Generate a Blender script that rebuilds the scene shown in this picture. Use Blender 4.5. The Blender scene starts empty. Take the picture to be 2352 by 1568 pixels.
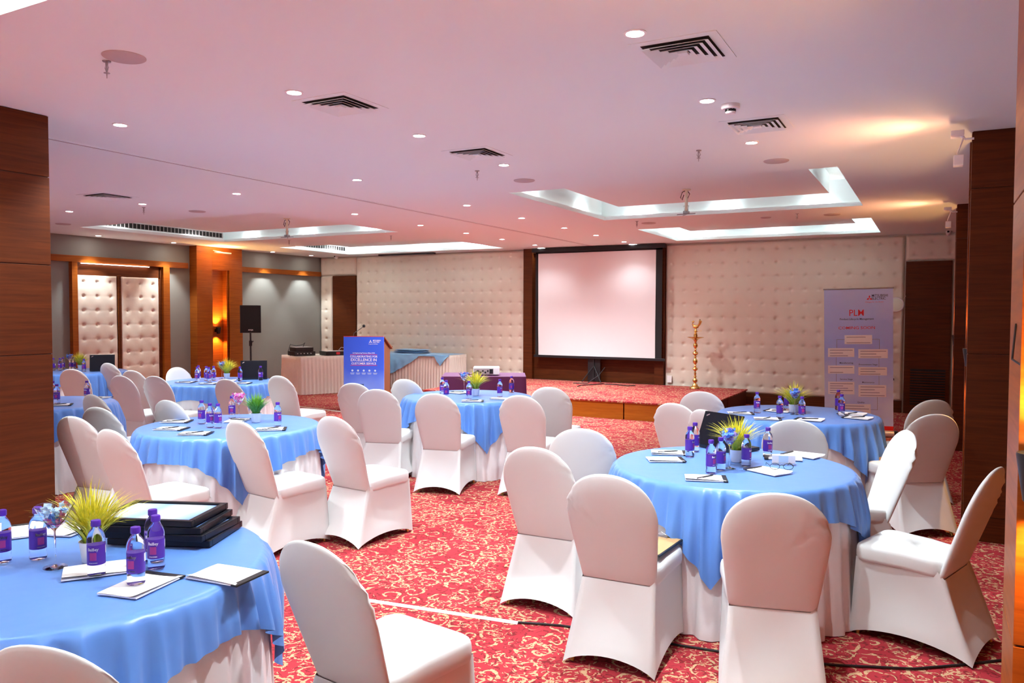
import bpy, bmesh, math, random
from mathutils import Vector, Matrix, noise
random.seed(7)
S = bpy.context.scene
C = S.collection
PI = math.pi
R = math.radians
# ------------------------------------------------------------------ camera
FPX, YAW, PIT, ROL, HC = 1795.7, R(28.348), R(2.125), R(.172), 1.65
cam = bpy.data.cameras.new('camera'); co = bpy.data.objects.new('camera', cam); C.objects.link(co)
cam.sensor_width = 36; cam.lens = FPX / 2352 * 36; cam.clip_start = .02; cam.clip_end = 100
co.matrix_world = Matrix.Translation((0, 0, HC)) @ Matrix.Rotation(YAW, 4, 'Z') @ Matrix.Rotation(R(90) - PIT, 4, 'X') @ Matrix.Rotation(ROL, 4, 'Z')
S.camera = co
def at(px, py, z):
    a = px - 1176; b = py - 784
    X = math.cos(ROL)*a + math.sin(ROL)*b; Y = -math.sin(ROL)*a + math.cos(ROL)*b
    r = X/FPX; u = -Y/FPX
    fw = math.cos(PIT) + math.sin(PIT)*u; vz = -math.sin(PIT) + math.cos(PIT)*u
    x = math.cos(YAW)*r - math.sin(YAW)*fw; y = math.sin(YAW)*r + math.cos(YAW)*fw
    t = (z - HC)/vz
    return Vector((x*t, y*t, z))
# ------------------------------------------------------------------ materials
M = {}
def mat(name, col, rough=.6, metal=0., trans=0., ior=1.45, emit=None, es=1., sheen=0., bump=None, coat=0., spec=.5):
    m = bpy.data.materials.new(name); m.use_nodes = True; nt = m.node_tree; b = nt.nodes['Principled BSDF']
    b.inputs['Base Color'].default_value = (*col, 1); b.inputs['Roughness'].default_value = rough
    b.inputs['Metallic'].default_value = metal; b.inputs['Transmission Weight'].default_value = trans; b.inputs['IOR'].default_value = ior
    b.inputs['Sheen Weight'].default_value = sheen; b.inputs['Coat Weight'].default_value = coat; b.inputs['Specular IOR Level'].default_value = spec
    if emit: b.inputs['Emission Color'].default_value = (*emit, 1); b.inputs['Emission Strength'].default_value = es
    if bump:
        sc, st, di = bump
        tc = nt.nodes.new('ShaderNodeTexCoord'); n = nt.nodes.new('ShaderNodeTexNoise'); bp = nt.nodes.new('ShaderNodeBump')
        n.inputs['Scale'].default_value = sc; n.inputs['Detail'].default_value = 3
        bp.inputs['Strength'].default_value = st; bp.inputs['Distance'].default_value = di
        nt.links.new(tc.outputs['Object'], n.inputs['Vector']); nt.links.new(n.outputs['Fac'], bp.inputs['Height']); nt.links.new(bp.outputs['Normal'], b.inputs['Normal'])
    M[name] = m; return m
def nodes(m): return m.node_tree, m.node_tree.nodes['Principled BSDF']
def mth(nt, op, a, b=None, clamp=False):
    n = nt.nodes.new('ShaderNodeMath'); n.operation = op; n.use_clamp = clamp
    for i, v in enumerate((a, b)):
        if v is None: continue
        if isinstance(v, (int, float)): n.inputs[i].default_value = v
        else: nt.links.new(v, n.inputs[i])
    return n.outputs[0]
def mixc(nt, f, a, b):
    n = nt.nodes.new('ShaderNodeMix'); n.data_type = 'RGBA'
    if isinstance(f, (int, float)): n.inputs[0].default_value = f
    else: nt.links.new(f, n.inputs[0])
    for i, v in ((6, a), (7, b)):
        if isinstance(v, tuple): n.inputs[i].default_value = (*v, 1)
        else: nt.links.new(v, n.inputs[i])
    return n.outputs[2]

mat('ceiling_paint', (.80, .88, .88), .75, bump=(3, .05, .01), spec=.3)
mat('white_paint', (.9, .89, .88), .5)
mat('grey_wall', (.235, .225, .20), .8, bump=(60, .1, .002))
mat('chair_fabric', (.69, .705, .70), .62, sheen=.15, bump=(9, .12, .006))
mat('satin_white', (.80, .77, .79), .38, sheen=.2, bump=(7, .25, .006))
mat('satin_cream', (.88, .79, .70), .5, sheen=.2, bump=(7, .2, .006))
mat('satin_blue', (.105, .265, .70), .34, sheen=.15, bump=(5, .35, .008))
mat('cloth_purple', (.085, .008, .065), .6, bump=(8, .2, .006))
mat('padding', (.76, .67, .555), .6, sheen=.1, bump=(14, .18, .006))
mat('dark_edge', (.05, .018, .008), .5)
mat('black_plastic', (.012, .012, .014), .4)
mat('black_gloss', (.006, .007, .012), .32, spec=.3)
mat('black_mesh', (.012, .012, .013), .75)
mat('grey_metal', (.35, .34, .35), .35, .7)
mat('chrome', (.8, .8, .8), .15, 1.)
mat('gold_metal', (.62, .42, .12), .3, 1.)
mat('brass', (.80, .50, .16), .25, 1.)
mat('clear_plastic', (.93, .95, 1.), .06, trans=1., ior=1.28)
mat('glass', (1, 1, 1), .02, trans=1., ior=1.3)
mat('purple_label', (.075, .018, .32), .4)
mat('purple_cap', (.085, .02, .36), .35)
mat('label_red', (.35, .03, .22), .5)
mat('white_ink', (.9, .9, .92), .5)
mat('dark_ink', (.02, .02, .10), .5)
mat('grey_ink', (.30, .28, .36), .5)
mat('red_ink', (.75, .03, .05), .5)
mat('paper', (.92, .90, .90), .7)
mat('pot_white', (.82, .84, .86), .3)
mat('petal_blue', (.12, .30, .85), .6)
mat('petal_pink', (.85, .16, .50), .6)
mat('petal_pale', (.55, .75, .95), .6)
mat('red_plastic', (.7, .02, .02), .4)
mat('beige_plastic', (.72, .66, .58), .4)
mat('silver_plastic', (.62, .62, .64), .35, .3)
mat('tan_board', (.55, .33, .14), .5)
mat('screen_fabric', (.84, .79, .80), .85, bump=(1.4, .15, .02))
mat('grille_dark', (.012, .010, .009), .7)
mat('grille_grey', (.42, .36, .36), .5)
mat('ivory_pipe', (.72, .62, .45), .5)
mat('white_emit', (1, 1, 1), emit=(1, .97, .93), es=28)
mat('led_emit', (1, 1, 1), emit=(1, .98, .95), es=.35)
mat('led_emit2', (1, 1, 1), emit=(1, .95, .85), es=2.)
mat('warm_emit', (1, .7, .4), emit=(1, .55, .2), es=18)
mat('green_face', (.82, .9, .78), .4)
mat('teal_case', (.03, .09, .30), .5)

def wood(name, c1, c2, vertical=False, rough=.38):
    m = mat(name, c1, rough, spec=.22); nt, b = nodes(m)
    tc = nt.nodes.new('ShaderNodeTexCoord'); mp = nt.nodes.new('ShaderNodeMapping'); n = nt.nodes.new('ShaderNodeTexNoise')
    mp.inputs['Scale'].default_value = (22, 22, 1.2) if vertical else (1.3, 1.3, 26)
    n.inputs['Scale'].default_value = 1.6; n.inputs['Detail'].default_value = 6; n.inputs['Roughness'].default_value = .6; n.inputs['Distortion'].default_value = .6
    nt.links.new(tc.outputs['Object'], mp.inputs['Vector']); nt.links.new(mp.outputs['Vector'], n.inputs['Vector'])
    r = nt.nodes.new('ShaderNodeMapRange'); r.inputs[1].default_value = .3; r.inputs[2].default_value = .7
    nt.links.new(n.outputs['Fac'], r.inputs[0])
    nt.links.new(mixc(nt, r.outputs[0], c1, c2), b.inputs['Base Color'])
wood('wood_orange', (.36, .095, .010), (.23, .052, .006))
wood('wood_dark', (.115, .026, .004), (.065, .013, .002), rough=.55)
wood('wood_stage', (.46, .145, .012), (.34, .095, .008))
wood('wood_podium', (.26, .09, .04), (.16, .05, .02), True)

def carpet():
    m = mat('carpet', (.5, .02, .04), .95, spec=.15); nt, b = nodes(m)
    geo = nt.nodes.new('ShaderNodeNewGeometry')
    def warp(scale, amt):
        n = nt.nodes.new('ShaderNodeTexNoise'); n.inputs['Scale'].default_value = scale; n.inputs['Detail'].default_value = 1
        nt.links.new(geo.outputs['Position'], n.inputs['Vector'])
        s = nt.nodes.new('ShaderNodeVectorMath'); s.operation = 'SUBTRACT'; s.inputs[1].default_value = (.5, .5, .5); nt.links.new(n.outputs['Color'], s.inputs[0])
        k = nt.nodes.new('ShaderNodeVectorMath'); k.operation = 'SCALE'; k.inputs['Scale'].default_value = amt; nt.links.new(s.outputs[0], k.inputs[0])
        a = nt.nodes.new('ShaderNodeVectorMath'); a.operation = 'ADD'; nt.links.new(geo.outputs['Position'], a.inputs[0]); nt.links.new(k.outputs[0], a.inputs[1])
        f = nt.nodes.new('ShaderNodeVectorMath'); f.operation = 'MULTIPLY'; f.inputs[1].default_value = (1, 1, 0); nt.links.new(a.outputs[0], f.inputs[0])
        return f.outputs[0]
    def spiral(scale, wv, turns, width, rmax):
        v = nt.nodes.new('ShaderNodeTexVoronoi'); v.voronoi_dimensions = '2D'; v.inputs['Scale'].default_value = scale; v.inputs['Randomness'].default_value = .8
        nt.links.new(wv, v.inputs['Vector'])
        d = nt.nodes.new('ShaderNodeVectorMath'); d.operation = 'SUBTRACT'
        nt.links.new(wv, d.inputs[0]); nt.links.new(v.outputs['Position'], d.inputs[1])
        s = nt.nodes.new('ShaderNodeSeparateXYZ'); nt.links.new(d.outputs[0], s.inputs[0])
        ang = mth(nt, 'ARCTAN2', s.outputs[1], s.outputs[0])
        sc = nt.nodes.new('ShaderNodeSeparateColor'); nt.links.new(v.outputs['Color'], sc.inputs[0])
        sgn = mth(nt, 'SUBTRACT', mth(nt, 'MULTIPLY', mth(nt, 'GREATER_THAN', sc.outputs[0], .5), 2.), 1.)
        ph = mth(nt, 'ADD', mth(nt, 'MULTIPLY', ang, sgn), mth(nt, 'MULTIPLY', v.outputs['Distance'], turns))
        ph = mth(nt, 'ADD', ph, mth(nt, 'MULTIPLY', sc.outputs[1], 6.28))
        w = mth(nt, 'SINE', ph)
        on = mth(nt, 'GREATER_THAN', w, width)
        return mth(nt, 'MULTIPLY', on, mth(nt, 'LESS_THAN', v.outputs['Distance'], rmax))
    w1 = warp(9, .10); w2 = warp(30, .05)
    g1 = spiral(7.0, w1, 13.0, .76, .56)
    g2 = spiral(19.0, w2, 9.0, .70, .50)
    n = nt.nodes.new('ShaderNodeTexNoise'); n.inputs['Scale'].default_value = 46; n.inputs['Detail'].default_value = 2; nt.links.new(geo.outputs['Position'], n.inputs['Vector'])
    brk = mth(nt, 'GREATER_THAN', n.outputs['Fac'], .44)
    nb = nt.nodes.new('ShaderNodeTexNoise'); nb.inputs['Scale'].default_value = 2.6; nb.inputs['Detail'].default_value = 1; nt.links.new(geo.outputs['Position'], nb.inputs['Vector'])
    zone = mth(nt, 'GREATER_THAN', nb.outputs['Fac'], .46)
    gold = mth(nt, 'MULTIPLY', mth(nt, 'MAXIMUM', g1, mth(nt, 'MULTIPLY', g2, zone)), brk, True)
    n2 = nt.nodes.new('ShaderNodeTexNoise'); n2.inputs['Scale'].default_value = 34; n2.inputs['Detail'].default_value = 1; nt.links.new(w2, n2.inputs['Vector'])
    dk = mth(nt, 'GREATER_THAN', n2.outputs['Fac'], .64)
    d2 = spiral(12.0, w1, 11.0, .74, .5)
    dk = mth(nt, 'MAXIMUM', dk, mth(nt, 'MULTIPLY', d2, brk))
    base = mixc(nt, nb.outputs['Fac'], (.32, .024, .034), (.42, .036, .048))
    c = mixc(nt, mth(nt, 'MULTIPLY', dk, .75), base, (.14, .018, .018))
    c = mixc(nt, mth(nt, 'MULTIPLY', gold, .88), c, (.56, .38, .21))
    nt.links.new(c, b.inputs['Base Color'])
    bp = nt.nodes.new('ShaderNodeBump'); bp.inputs['Strength'].default_value = .3; bp.inputs['Distance'].default_value = .004
    fn = nt.nodes.new('ShaderNodeTexNoise'); fn.inputs['Scale'].default_value = 260; nt.links.new(geo.outputs['Position'], fn.inputs['Vector'])
    nt.links.new(fn.outputs['Fac'], bp.inputs['Height']); nt.links.new(bp.outputs['Normal'], b.inputs['Normal'])
carpet()
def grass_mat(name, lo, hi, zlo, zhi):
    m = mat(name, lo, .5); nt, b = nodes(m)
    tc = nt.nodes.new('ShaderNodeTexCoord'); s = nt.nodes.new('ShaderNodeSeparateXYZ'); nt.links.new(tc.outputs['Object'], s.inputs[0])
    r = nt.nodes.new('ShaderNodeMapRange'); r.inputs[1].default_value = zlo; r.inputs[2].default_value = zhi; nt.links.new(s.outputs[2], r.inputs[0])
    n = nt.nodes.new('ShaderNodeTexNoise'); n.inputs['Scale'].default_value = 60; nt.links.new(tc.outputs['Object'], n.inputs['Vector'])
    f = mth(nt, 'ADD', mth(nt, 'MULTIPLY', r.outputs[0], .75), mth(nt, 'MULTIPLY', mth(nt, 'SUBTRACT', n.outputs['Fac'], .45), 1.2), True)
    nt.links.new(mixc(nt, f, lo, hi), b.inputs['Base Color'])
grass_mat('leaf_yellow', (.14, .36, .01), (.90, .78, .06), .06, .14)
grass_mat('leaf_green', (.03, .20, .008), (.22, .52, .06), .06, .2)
def gradmat(name, axis, stops, lo, hi):
    m = mat(name, stops[0][1], .5); nt, b = nodes(m)
    tc = nt.nodes.new('ShaderNodeTexCoord'); s = nt.nodes.new('ShaderNodeSeparateXYZ'); nt.links.new(tc.outputs['Object'], s.inputs[0])
    r = nt.nodes.new('ShaderNodeMapRange'); r.inputs[1].default_value = lo; r.inputs[2].default_value = hi
    nz = nt.nodes.new('ShaderNodeTexNoise'); nz.inputs['Scale'].default_value = 3.; nt.links.new(tc.outputs['Object'], nz.inputs['Vector'])
    nt.links.new(s.outputs[axis], r.inputs[0]); cr = nt.nodes.new('ShaderNodeValToRGB')
    cr.color_ramp.elements[0].position = stops[0][0]; cr.color_ramp.elements[0].color = (*stops[0][1], 1)
    cr.color_ramp.elements[1].position = stops[-1][0]; cr.color_ramp.elements[1].color = (*stops[-1][1], 1)
    for p, c in stops[1:-1]:
        e = cr.color_ramp.elements.new(p); e.color = (*c, 1)
    nt.links.new(mth(nt, 'ADD', r.outputs[0], mth(nt, 'MULTIPLY', mth(nt, 'SUBTRACT', nz.outputs['Fac'], .5), .35)), cr.inputs[0]); nt.links.new(cr.outputs[0], b.inputs['Base Color'])
gradmat('banner_print', 2, [(0, (.46, .56, 1.)), (.25, (.66, .78, 1.)), (.6, (.42, .53, 1.)), (1, (.54, .64, 1.))], .1, 1.95)
gradmat('board_print', 2, [(0, (.03, .12, .78)), (.3, (.18, .34, .95)), (.6, (.045, .14, .85)), (1, (.035, .12, .80))], .05, 1.2)
gradmat('photo_print', 0, [(0, (.75, .82, .92)), (.35, (.30, .52, .85)), (.6, (.85, .9, .95)), (1, (.10, .28, .70))], -.18, .18)

# ------------------------------------------------------------------ mesh helpers
class B:
    def __init__(s): s.v = []; s.f = []; s.mi = []
    def add(s, vs, fs, mi=0, T=None):
        o = len(s.v); s.v += [tuple(T @ Vector(v)) if T is not None else tuple(v) for v in vs]
        s.f += [tuple(i + o for i in f) for f in fs]; s.mi += [mi]*len(fs); return s
    def box(s, x0, x1, y0, y1, z0, z1, mi=0, T=None):
        vs = [(x, y, z) for z in (z0, z1) for y in (y0, y1) for x in (x0, x1)]
        return s.add(vs, [(0, 2, 3, 1), (4, 5, 7, 6), (0, 1, 5, 4), (2, 6, 7, 3), (0, 4, 6, 2), (1, 3, 7, 5)], mi, T)
    def quad(s, a, b, c, d, mi=0): return s.add([a, b, c, d], [(0, 1, 2, 3)], mi)
    def lathe(s, prof, n=24, mi=0, T=None):
        vs = []; fs = []
        for r, z in prof:
            for i in range(n):
                a = 2*PI*i/n; vs.append((r*math.cos(a), r*math.sin(a), z))
        for k in range(len(prof)-1):
            for i in range(n):
                j = (i+1) % n; fs.append((k*n+i, k*n+j, (k+1)*n+j, (k+1)*n+i))
        fs.append(tuple(range(n))[::-1]); fs.append(tuple((len(prof)-1)*n+i for i in range(n)))
        return s.add(vs, fs, mi, T)
    def tube(s, pts, r, n=8, mi=0, T=None):
        vs = []; fs = []; pts = [Vector(p) for p in pts]
        for k, p in enumerate(pts):
            d = (pts[min(k+1, len(pts)-1)] - pts[max(k-1, 0)]).normalized()
            q = d.to_track_quat('Z', 'Y').to_matrix(); rr = r[k] if isinstance(r, (list, tuple)) else r
            for i in range(n):
                a = 2*PI*i/n; vs.append(tuple(p + q @ Vector((rr*math.cos(a), rr*math.sin(a), 0))))
        for k in range(len(pts)-1):
            for i in range(n):
                j = (i+1) % n; fs.append((k*n+i, k*n+j, (k+1)*n+j, (k+1)*n+i))
        fs.append(tuple(range(n))[::-1]); fs.append(tuple((len(pts)-1)*n+i for i in range(n)))
        return s.add(vs, fs, mi, T)
    def sph(s, c, r, n=12, mi=0, sc=(1, 1, 1), T=None):
        pr = [(max(r*math.sin(PI*k/8), r*.02), -r*math.cos(PI*k/8)) for k in range(9)]
        TT = Matrix.Translation(c) @ Matrix.Diagonal((*sc, 1))
        return s.lathe(pr, n, mi, T @ TT if T is not None else TT)
    def mesh(s, name, mats, smooth=False, bevel=0):
        me = bpy.data.meshes.new(name); me.from_pydata(s.v, [], s.f)
        for m in (mats if isinstance(mats, (list, tuple)) else [mats]): me.materials.append(M[m])
        me.polygons.foreach_set('material_index', s.mi)
        if bevel:
            bm = bmesh.new(); bm.from_mesh(me)
            bmesh.ops.bevel(bm, geom=[e for e in bm.edges if len(e.link_faces) == 2 and e.calc_face_angle(0) > .6], offset=bevel, segments=2, affect='EDGES', profile=.6)
            bm.to_mesh(me); bm.free()
        if smooth:
            me.polygons.foreach_set('use_smooth', [True]*len(me.polygons))
            if smooth != 'all':
                try: me.set_sharp_from_angle(angle=R(40))
                except Exception: pass
        me.update(); return me
def obj(name, me, parent=None, loc=(0, 0, 0), rz=0.):
    o = bpy.data.objects.new(name, me); C.objects.link(o); o.location = loc; o.rotation_euler = (0, 0, rz)
    if parent: o.parent = parent
    return o
def tag(o, label, cat, group=None, kind=None):
    o['label'] = label; o['category'] = cat
    if group: o['group'] = group
    if kind: o['kind'] = kind
    return o
def thing(name, label, cat, loc=(0, 0, 0), rz=0., group=None):
    o = bpy.data.objects.new(name, None); C.objects.link(o); o.location = loc; o.rotation_euler = (0, 0, rz); o.empty_display_size = .1
    return tag(o, label, cat, group)
def struct(name, me, label=None, parent=None):
    o = obj(name, me, parent)
    if not parent:
        o['kind'] = 'structure'
        if label: o['label'] = label
    return o
def copy_tree(o, parent=None, **kw):
    c = o.copy(); C.objects.link(c); c.parent = parent
    for ch in list(o.children): copy_tree(ch, c)
    return c
def text_bm(body, size, T, matname, name='lettering', align='CENTER', xs=1., off=0.):
    cu = bpy.data.curves.new(name, 'FONT'); cu.body = body; cu.size = size; cu.align_x = align; cu.extrude = .0004; cu.resolution_u = 2; cu.offset = off
    t = bpy.data.objects.new(name, cu); C.objects.link(t); bpy.context.view_layer.update()
    me = bpy.data.meshes.new_from_object(t.evaluated_get(bpy.context.evaluated_depsgraph_get()))
    bpy.data.objects.remove(t); me.transform(T @ Matrix.Diagonal((xs, 1, 1, 1)))
    me.materials.clear(); me.materials.append(M[matname]); return me
def vert_T(x, y, z): return Matrix.Translation((x, y, z)) @ Matrix.Rotation(R(90), 4, 'X')     # text standing, facing -y

# ------------------------------------------------------------------ the room
XL, XR, YW, YB, H = -13.11, .62, 14.54, -4.2, 2.96
TR = {}
for nm, (x0, x1, y0, y1) in dict(a=(-4.214, -.712, -1., 2.09), b=(-4.214, -.712, 7.507, 10.50), c=(-4.214, -.712, 11.745, 14.05),
                                 d=(-11.85, -7.67, -1., 2.09), e=(-11.85, -7.67, 7.507, 10.50), f=(-11.85, -7.67, 11.745, 14.05)).items(): TR[nm] = (x0, x1, y0, y1)
b = B(); b.quad((XL, YB, 0), (XR+.3, YB, 0), (XR+.3, YW, 0), (XL, YW, 0)); b.box(XL, XR+.3, YB, YW, -.1, -.001)
struct('floor', b.mesh('floor', 'carpet'), 'red carpet with gold scrolls')
b = B()
xs = sorted({XL, XR+.3} | {v for t in TR.values() for v in t[:2]}); ys = sorted({YB, YW} | {v for t in TR.values() for v in t[2:]})
for i in range(len(xs)-1):
    for j in range(len(ys)-1):
        cx, cy = (xs[i]+xs[i+1])/2, (ys[j]+ys[j+1])/2
        if any(t[0] < cx < t[1] and t[2] < cy < t[3] for t in TR.values()): continue
        b.quad((xs[i], ys[j], H), (xs[i], ys[j+1], H), (xs[i+1], ys[j+1], H), (xs[i+1], ys[j], H))
ZR = 3.31
for x0, x1, y0, y1 in TR.values():
    for (p, q) in (((x0, y0), (x1, y0)), ((x1, y0), (x1, y1)), ((x1, y1), (x0, y1)), ((x0, y1), (x0, y0))):
        b.quad((*p, H), (*p, ZR), (*q, ZR), (*q, H))
    b.quad((x0, y0, ZR), (x0, y1, ZR), (x1, y1, ZR), (x1, y0, ZR))
b.box(XL, XR+.3, YB, YW, 3.45, 3.5)
struct('ceiling', b.mesh('ceiling', 'ceiling_paint'), 'pale ceiling with sunken light trays')
wh = dict(a='near the camera on the right', b='over the right of the hall', c='above the right of the stage', d='near the camera on the left', e='over the left of the hall', f='at the far left before the end wall')
n = 0
for k, (x0, x1, y0, y1) in TR.items():
    n += 1; b = B(); lw, lh = .075, .05     # lip that hides the strips
    b.box(x0, x1, y0, y0+lw, H, H+.018); b.box(x0, x1, y1-lw, y1, H, H+.018); b.box(x0, x0+lw, y0+lw, y1-lw, H, H+.018); b.box(x1-lw, x1, y0+lw, y1-lw, H, H+.018)
    b.box(x0+lw-.012, x1-lw+.012, y0+lw-.012, y0+lw, H+.018, H+lh); b.box(x0+lw-.012, x1-lw+.012, y1-lw, y1-lw+.012, H+.018, H+lh)
    b.box(x0+lw-.012, x0+lw, y0+lw, y1-lw, H+.018, H+lh); b.box(x1-lw, x1-lw+.012, y0+lw, y1-lw, H+.018, H+lh)
    m_ = .42; b.box(x0+m_, x1-m_, y0+m_, y1-m_-.02, 3.085, ZR-.001)
    struct('trim_%d' % n, b.mesh('tray', 'white_paint' if 0 else 'ceiling_paint'), 'tray lip and floating centre panel ' + wh[k])
    t = thing('cove_light', 'hidden white strip lights of the ceiling tray ' + wh[k], 'light', ((x0+x1)/2, (y0+y1)/2, H), 0, 'cove lights in the ceiling trays')
    cx, cy = (x0+x1)/2, (y0+y1)/2
    for (a0, a1, b0, b1) in ((x0+.1, x1-.1, y0+.014, y0+.034), (x0+.1, x1-.1, y1-.034, y1-.014), (x0+.014, x0+.034, y0+.1, y1-.1), (x1-.034, x1-.014, y0+.1, y1-.1)):
        bb = B(); bb.box(a0-cx, a1-cx, b0-cy, b1-cy, .02, .03); obj('strip', bb.mesh('strip', 'led_emit'), t)
    def al(x, y, lx, ly, e):
        e *= dict(a=8, d=6, b=.55, e=.6, c=1.4, f=4.)[k]
        L = bpy.data.lights.new('tray_glow', 'AREA'); L.shape = 'RECTANGLE'; L.size = lx; L.size_y = ly; L.energy = e; L.color = (.93, .98, 1)
        o = bpy.data.objects.new('tray_glow', L); C.objects.link(o); o.location = (x, y, H+.035); o.rotation_euler = (PI, 0, 0)
    for i in range(3):
        xx = x0 + (x1-x0)*(i+.5)/3
        al(xx, y1-.030, .30, .03, .55); al(xx, y0+.030, .30, .03, .55)
    for i in range(2):
        yy = y0 + (y1-y0)*(i+.5)/2
        al(x0+.030, yy, .03, .30, .55); al(x1-.030, yy, .03, .30, .55)
# walls
b = B(); b.box(XL-.1, XL, YB, YW, 0, H); struct('wall_left', b.mesh('w', 'grey_wall'), 'dark grey painted wall')
b = B(); b.box(XL-.1, XR+.4, YW, YW+.1, 0, H); struct('wall_back', b.mesh('w', 'padding'), 'end wall behind the stage')
b = B(); b.box(XR, XR+.1, YB, YW, 0, H); struct('wall_right', b.mesh('w', 'wood_orange'), 'wooden side wall on the right')
b = B(); b.box(XL-.1, XR+.4, YB-.1, YB, 0, H); struct('wall_front', b.mesh('w', 'white_paint'), 'wall behind the camera')
# ceiling track of the folding partition
b = B(); b.box(-5.952, -5.946, YB, YW-.1, H-.006, H); b.box(-5.914, -5.908, YB, YW-.1, H-.006, H, 1); b.box(-5.946, -5.914, YB, YW-.1, H-.002, H+.001, 1)
tk = thing('ceiling_track', 'thin grey partition track running along the ceiling towards the stage', 'track', (0, 0, 0))
obj('rail', b.mesh('rail', ['grille_grey', 'ceiling_paint']), tk)
b = B()
for yy in (2.9, 3.05): b.box(-5.99, -5.87, yy, yy+.11, H-.02, H-.013)
obj('bracket', b.mesh('br', 'grille_grey'), tk)

def padded(name, w, h, nx, nz, label, T, thick=.06):
    # tufted upholstered panel, front faces -y in local space, origin at lower left
    st = .0195; NX = max(4, int(w/st)); NZ = max(4, int(h/st)); vs = []; fs = []
    px, pz = w/nx, h/nz
    for j in range(NZ+1):
        for i in range(NX+1):
            x = w*i/NX; z = h*j/NZ
            gx = (x/px-.5); gz = (z/pz-.5)
            dx = (gx-round(gx))*px; dz = (gz-round(gz))*pz; d = math.hypot(dx, dz)
            y = -thick
            y += .027*math.exp(-(d/.022)**2) + .009*math.exp(-(d/.07)**2)
            y += .003*math.exp(-(abs(dz)/.010)**2)
            y += .0012*math.exp(-(abs(dx)/.010)**2)
            e = min(x, w-x, z, h-z)
            if e < .03: y += (thick*.6)*(1-e/.03)**2
            y += .006*noise.noise(Vector((x*3, z*3, nx)))
            vs.append((x, y, z))
    for j in range(NZ):
        for i in range(NX):
            a = j*(NX+1)+i; fs.append((a, a+1, a+NX+2, a+NX+1))
    b = B(); b.add(vs, fs); b.box(0, w, -.012, 0, 0, h)
    me = b.mesh(name, 'padding', 'all'); me.transform(T); return me
TY = lambda x, z: Matrix.Translation((x, YW, z))
def panel(name, x0, x1, z0, z1, nx, nz, label):
    o = obj('wall_panel', padded(name, x1-x0, z1-z0, nx, nz, label, Matrix.Identity(4)), None, (x0, YW, z0)); tag(o, label, 'wall panel', 'padded panels'); return o
panel('p', -11.985, -7.51, .30, 2.935, 19, 11, 'large cream buttoned wall panel left of the projection screen')
panel('p', -4.50, -.45, .20, 2.935, 17, 11, 'large cream buttoned wall panel right of the projection screen, behind the brass lamp')
panel('p', XL+.02, -12.74, .2, 2.50, 1, 10, 'narrow cream buttoned strip between the grey wall and the left brown door')
panel('p', XL+.02, -12.0, 2.53, 2.94, 4, 2, 'cream buttoned panel above the left brown door, under the security camera')
panel('p', -.43, XR-.02, 2.53, 2.94, 4, 2, 'cream buttoned panel above the right brown door with louvre')
panel('p', .26, .42, .0, 2.50, 1, 10, 'narrow pale strip right of the brown louvred door')
b = B(); b.box(-4.5, -.45, YW-.05, YW, 0, .2); b.box(-11.985, -7.51, YW-.05, YW, 0, .30); struct('baseboard_back', b.mesh('bb', 'wood_dark'), 'dark brown skirting below the padded panels')
b = B(); b.box(-12.7, -12.0, YW-.06, YW-.001, 0, 2.51); d = struct('door_1', b.mesh('d', 'wood_dark', bevel=.004), 'plain brown door left of the padded wall')
b = B(); b.box(-.425, .243, YW-.06, YW-.001, 0, 2.51); d2 = struct('door_2', b.mesh('d', 'wood_dark', bevel=.004), 'brown door with louvre at the right corner')
b = B()
for k in range(13):
    z = .17 + k*.043; b.box(-.33, .18, YW-.078, YW-.061, z, z+.018)
b.box(-.33, .18, YW-.0615, YW-.0602, .15, .74, 1)
lv = obj('louvre', b.mesh('l', ['wood_dark', 'grille_dark']), d2)
# dark backdrop with screen
b = B(); b.box(-7.505, -4.505, YW-.03, YW-.001, .28, H-.001); b.box(-7.505, -7.3, YW-.14, YW-.03, .28, H-.001); b.box(-4.68, -4.505, YW-.14, YW-.03, .28, H-.001); b.box(-7.3, -4.68, YW-.10, YW-.03, 2.86, H-.001, 1)
o = tag(obj('backdrop_panel', b.mesh('bd', ['wood_dark', 'dark_edge'])), 'tall dark brown wood panel behind the white projection screen', 'wall panel')
t = thing('projection_screen', 'white projection screen with black borders hanging before the dark wood panel', 'projection screen', (-5.87, YW-.24, .7))
NX, NZ = 24, 20; vs = []; fs = []
for j in range(NZ+1):
    for i in range(NX+1):
        x = -1.235+2.47*i/NX; z = .09+2.05*j/NZ; vs.append((x, .012*math.sin(x*3.1+z*1.2)+.01*noise.noise(Vector((x*1.5+z*1.3, z*.4, 1))), z))
for j in range(NZ):
    for i in range(NX): a = j*(NX+1)+i; fs.append((a, a+1, a+NX+2, a+NX+1))
b = B(); b.add(vs, fs); obj('screen_fabric', b.mesh('sf', 'screen_fabric', 'all'), t)
b = B(); b.box(-1.30, -1.235, -.004, .004, .09, 2.17); b.box(1.235, 1.36, -.004, .004, .09, 2.17); b.box(-1.30, 1.36, -.004, .004, 2.14, 2.2); obj('border', b.mesh('bo', 'black_mesh'), t)
b = B(); b.box(-1.33, 1.42, -.022, .022, .04, .09); obj('bottom_bar', b.mesh('bb', 'black_plastic', bevel=.006), t)
b = B(); b.box(-1.38, 1.42, -.04, .04, 2.17, 2.25); obj('housing', b.mesh('ho', 'black_plastic', bevel=.01), t)
b = B(); b.box(-.16, .10, .05, .07, -.4, .3); b.tube([(-.03, .04, -.39), (-.03, .04, 1.2)], .016)
for sx in (-.2, .2): b.tube([(-.03, .04, -.1), (-.03+sx, .02-abs(sx)*.5, -.41)], .010)
obj('stand', b.mesh('st', 'black_plastic'), t)
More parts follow.
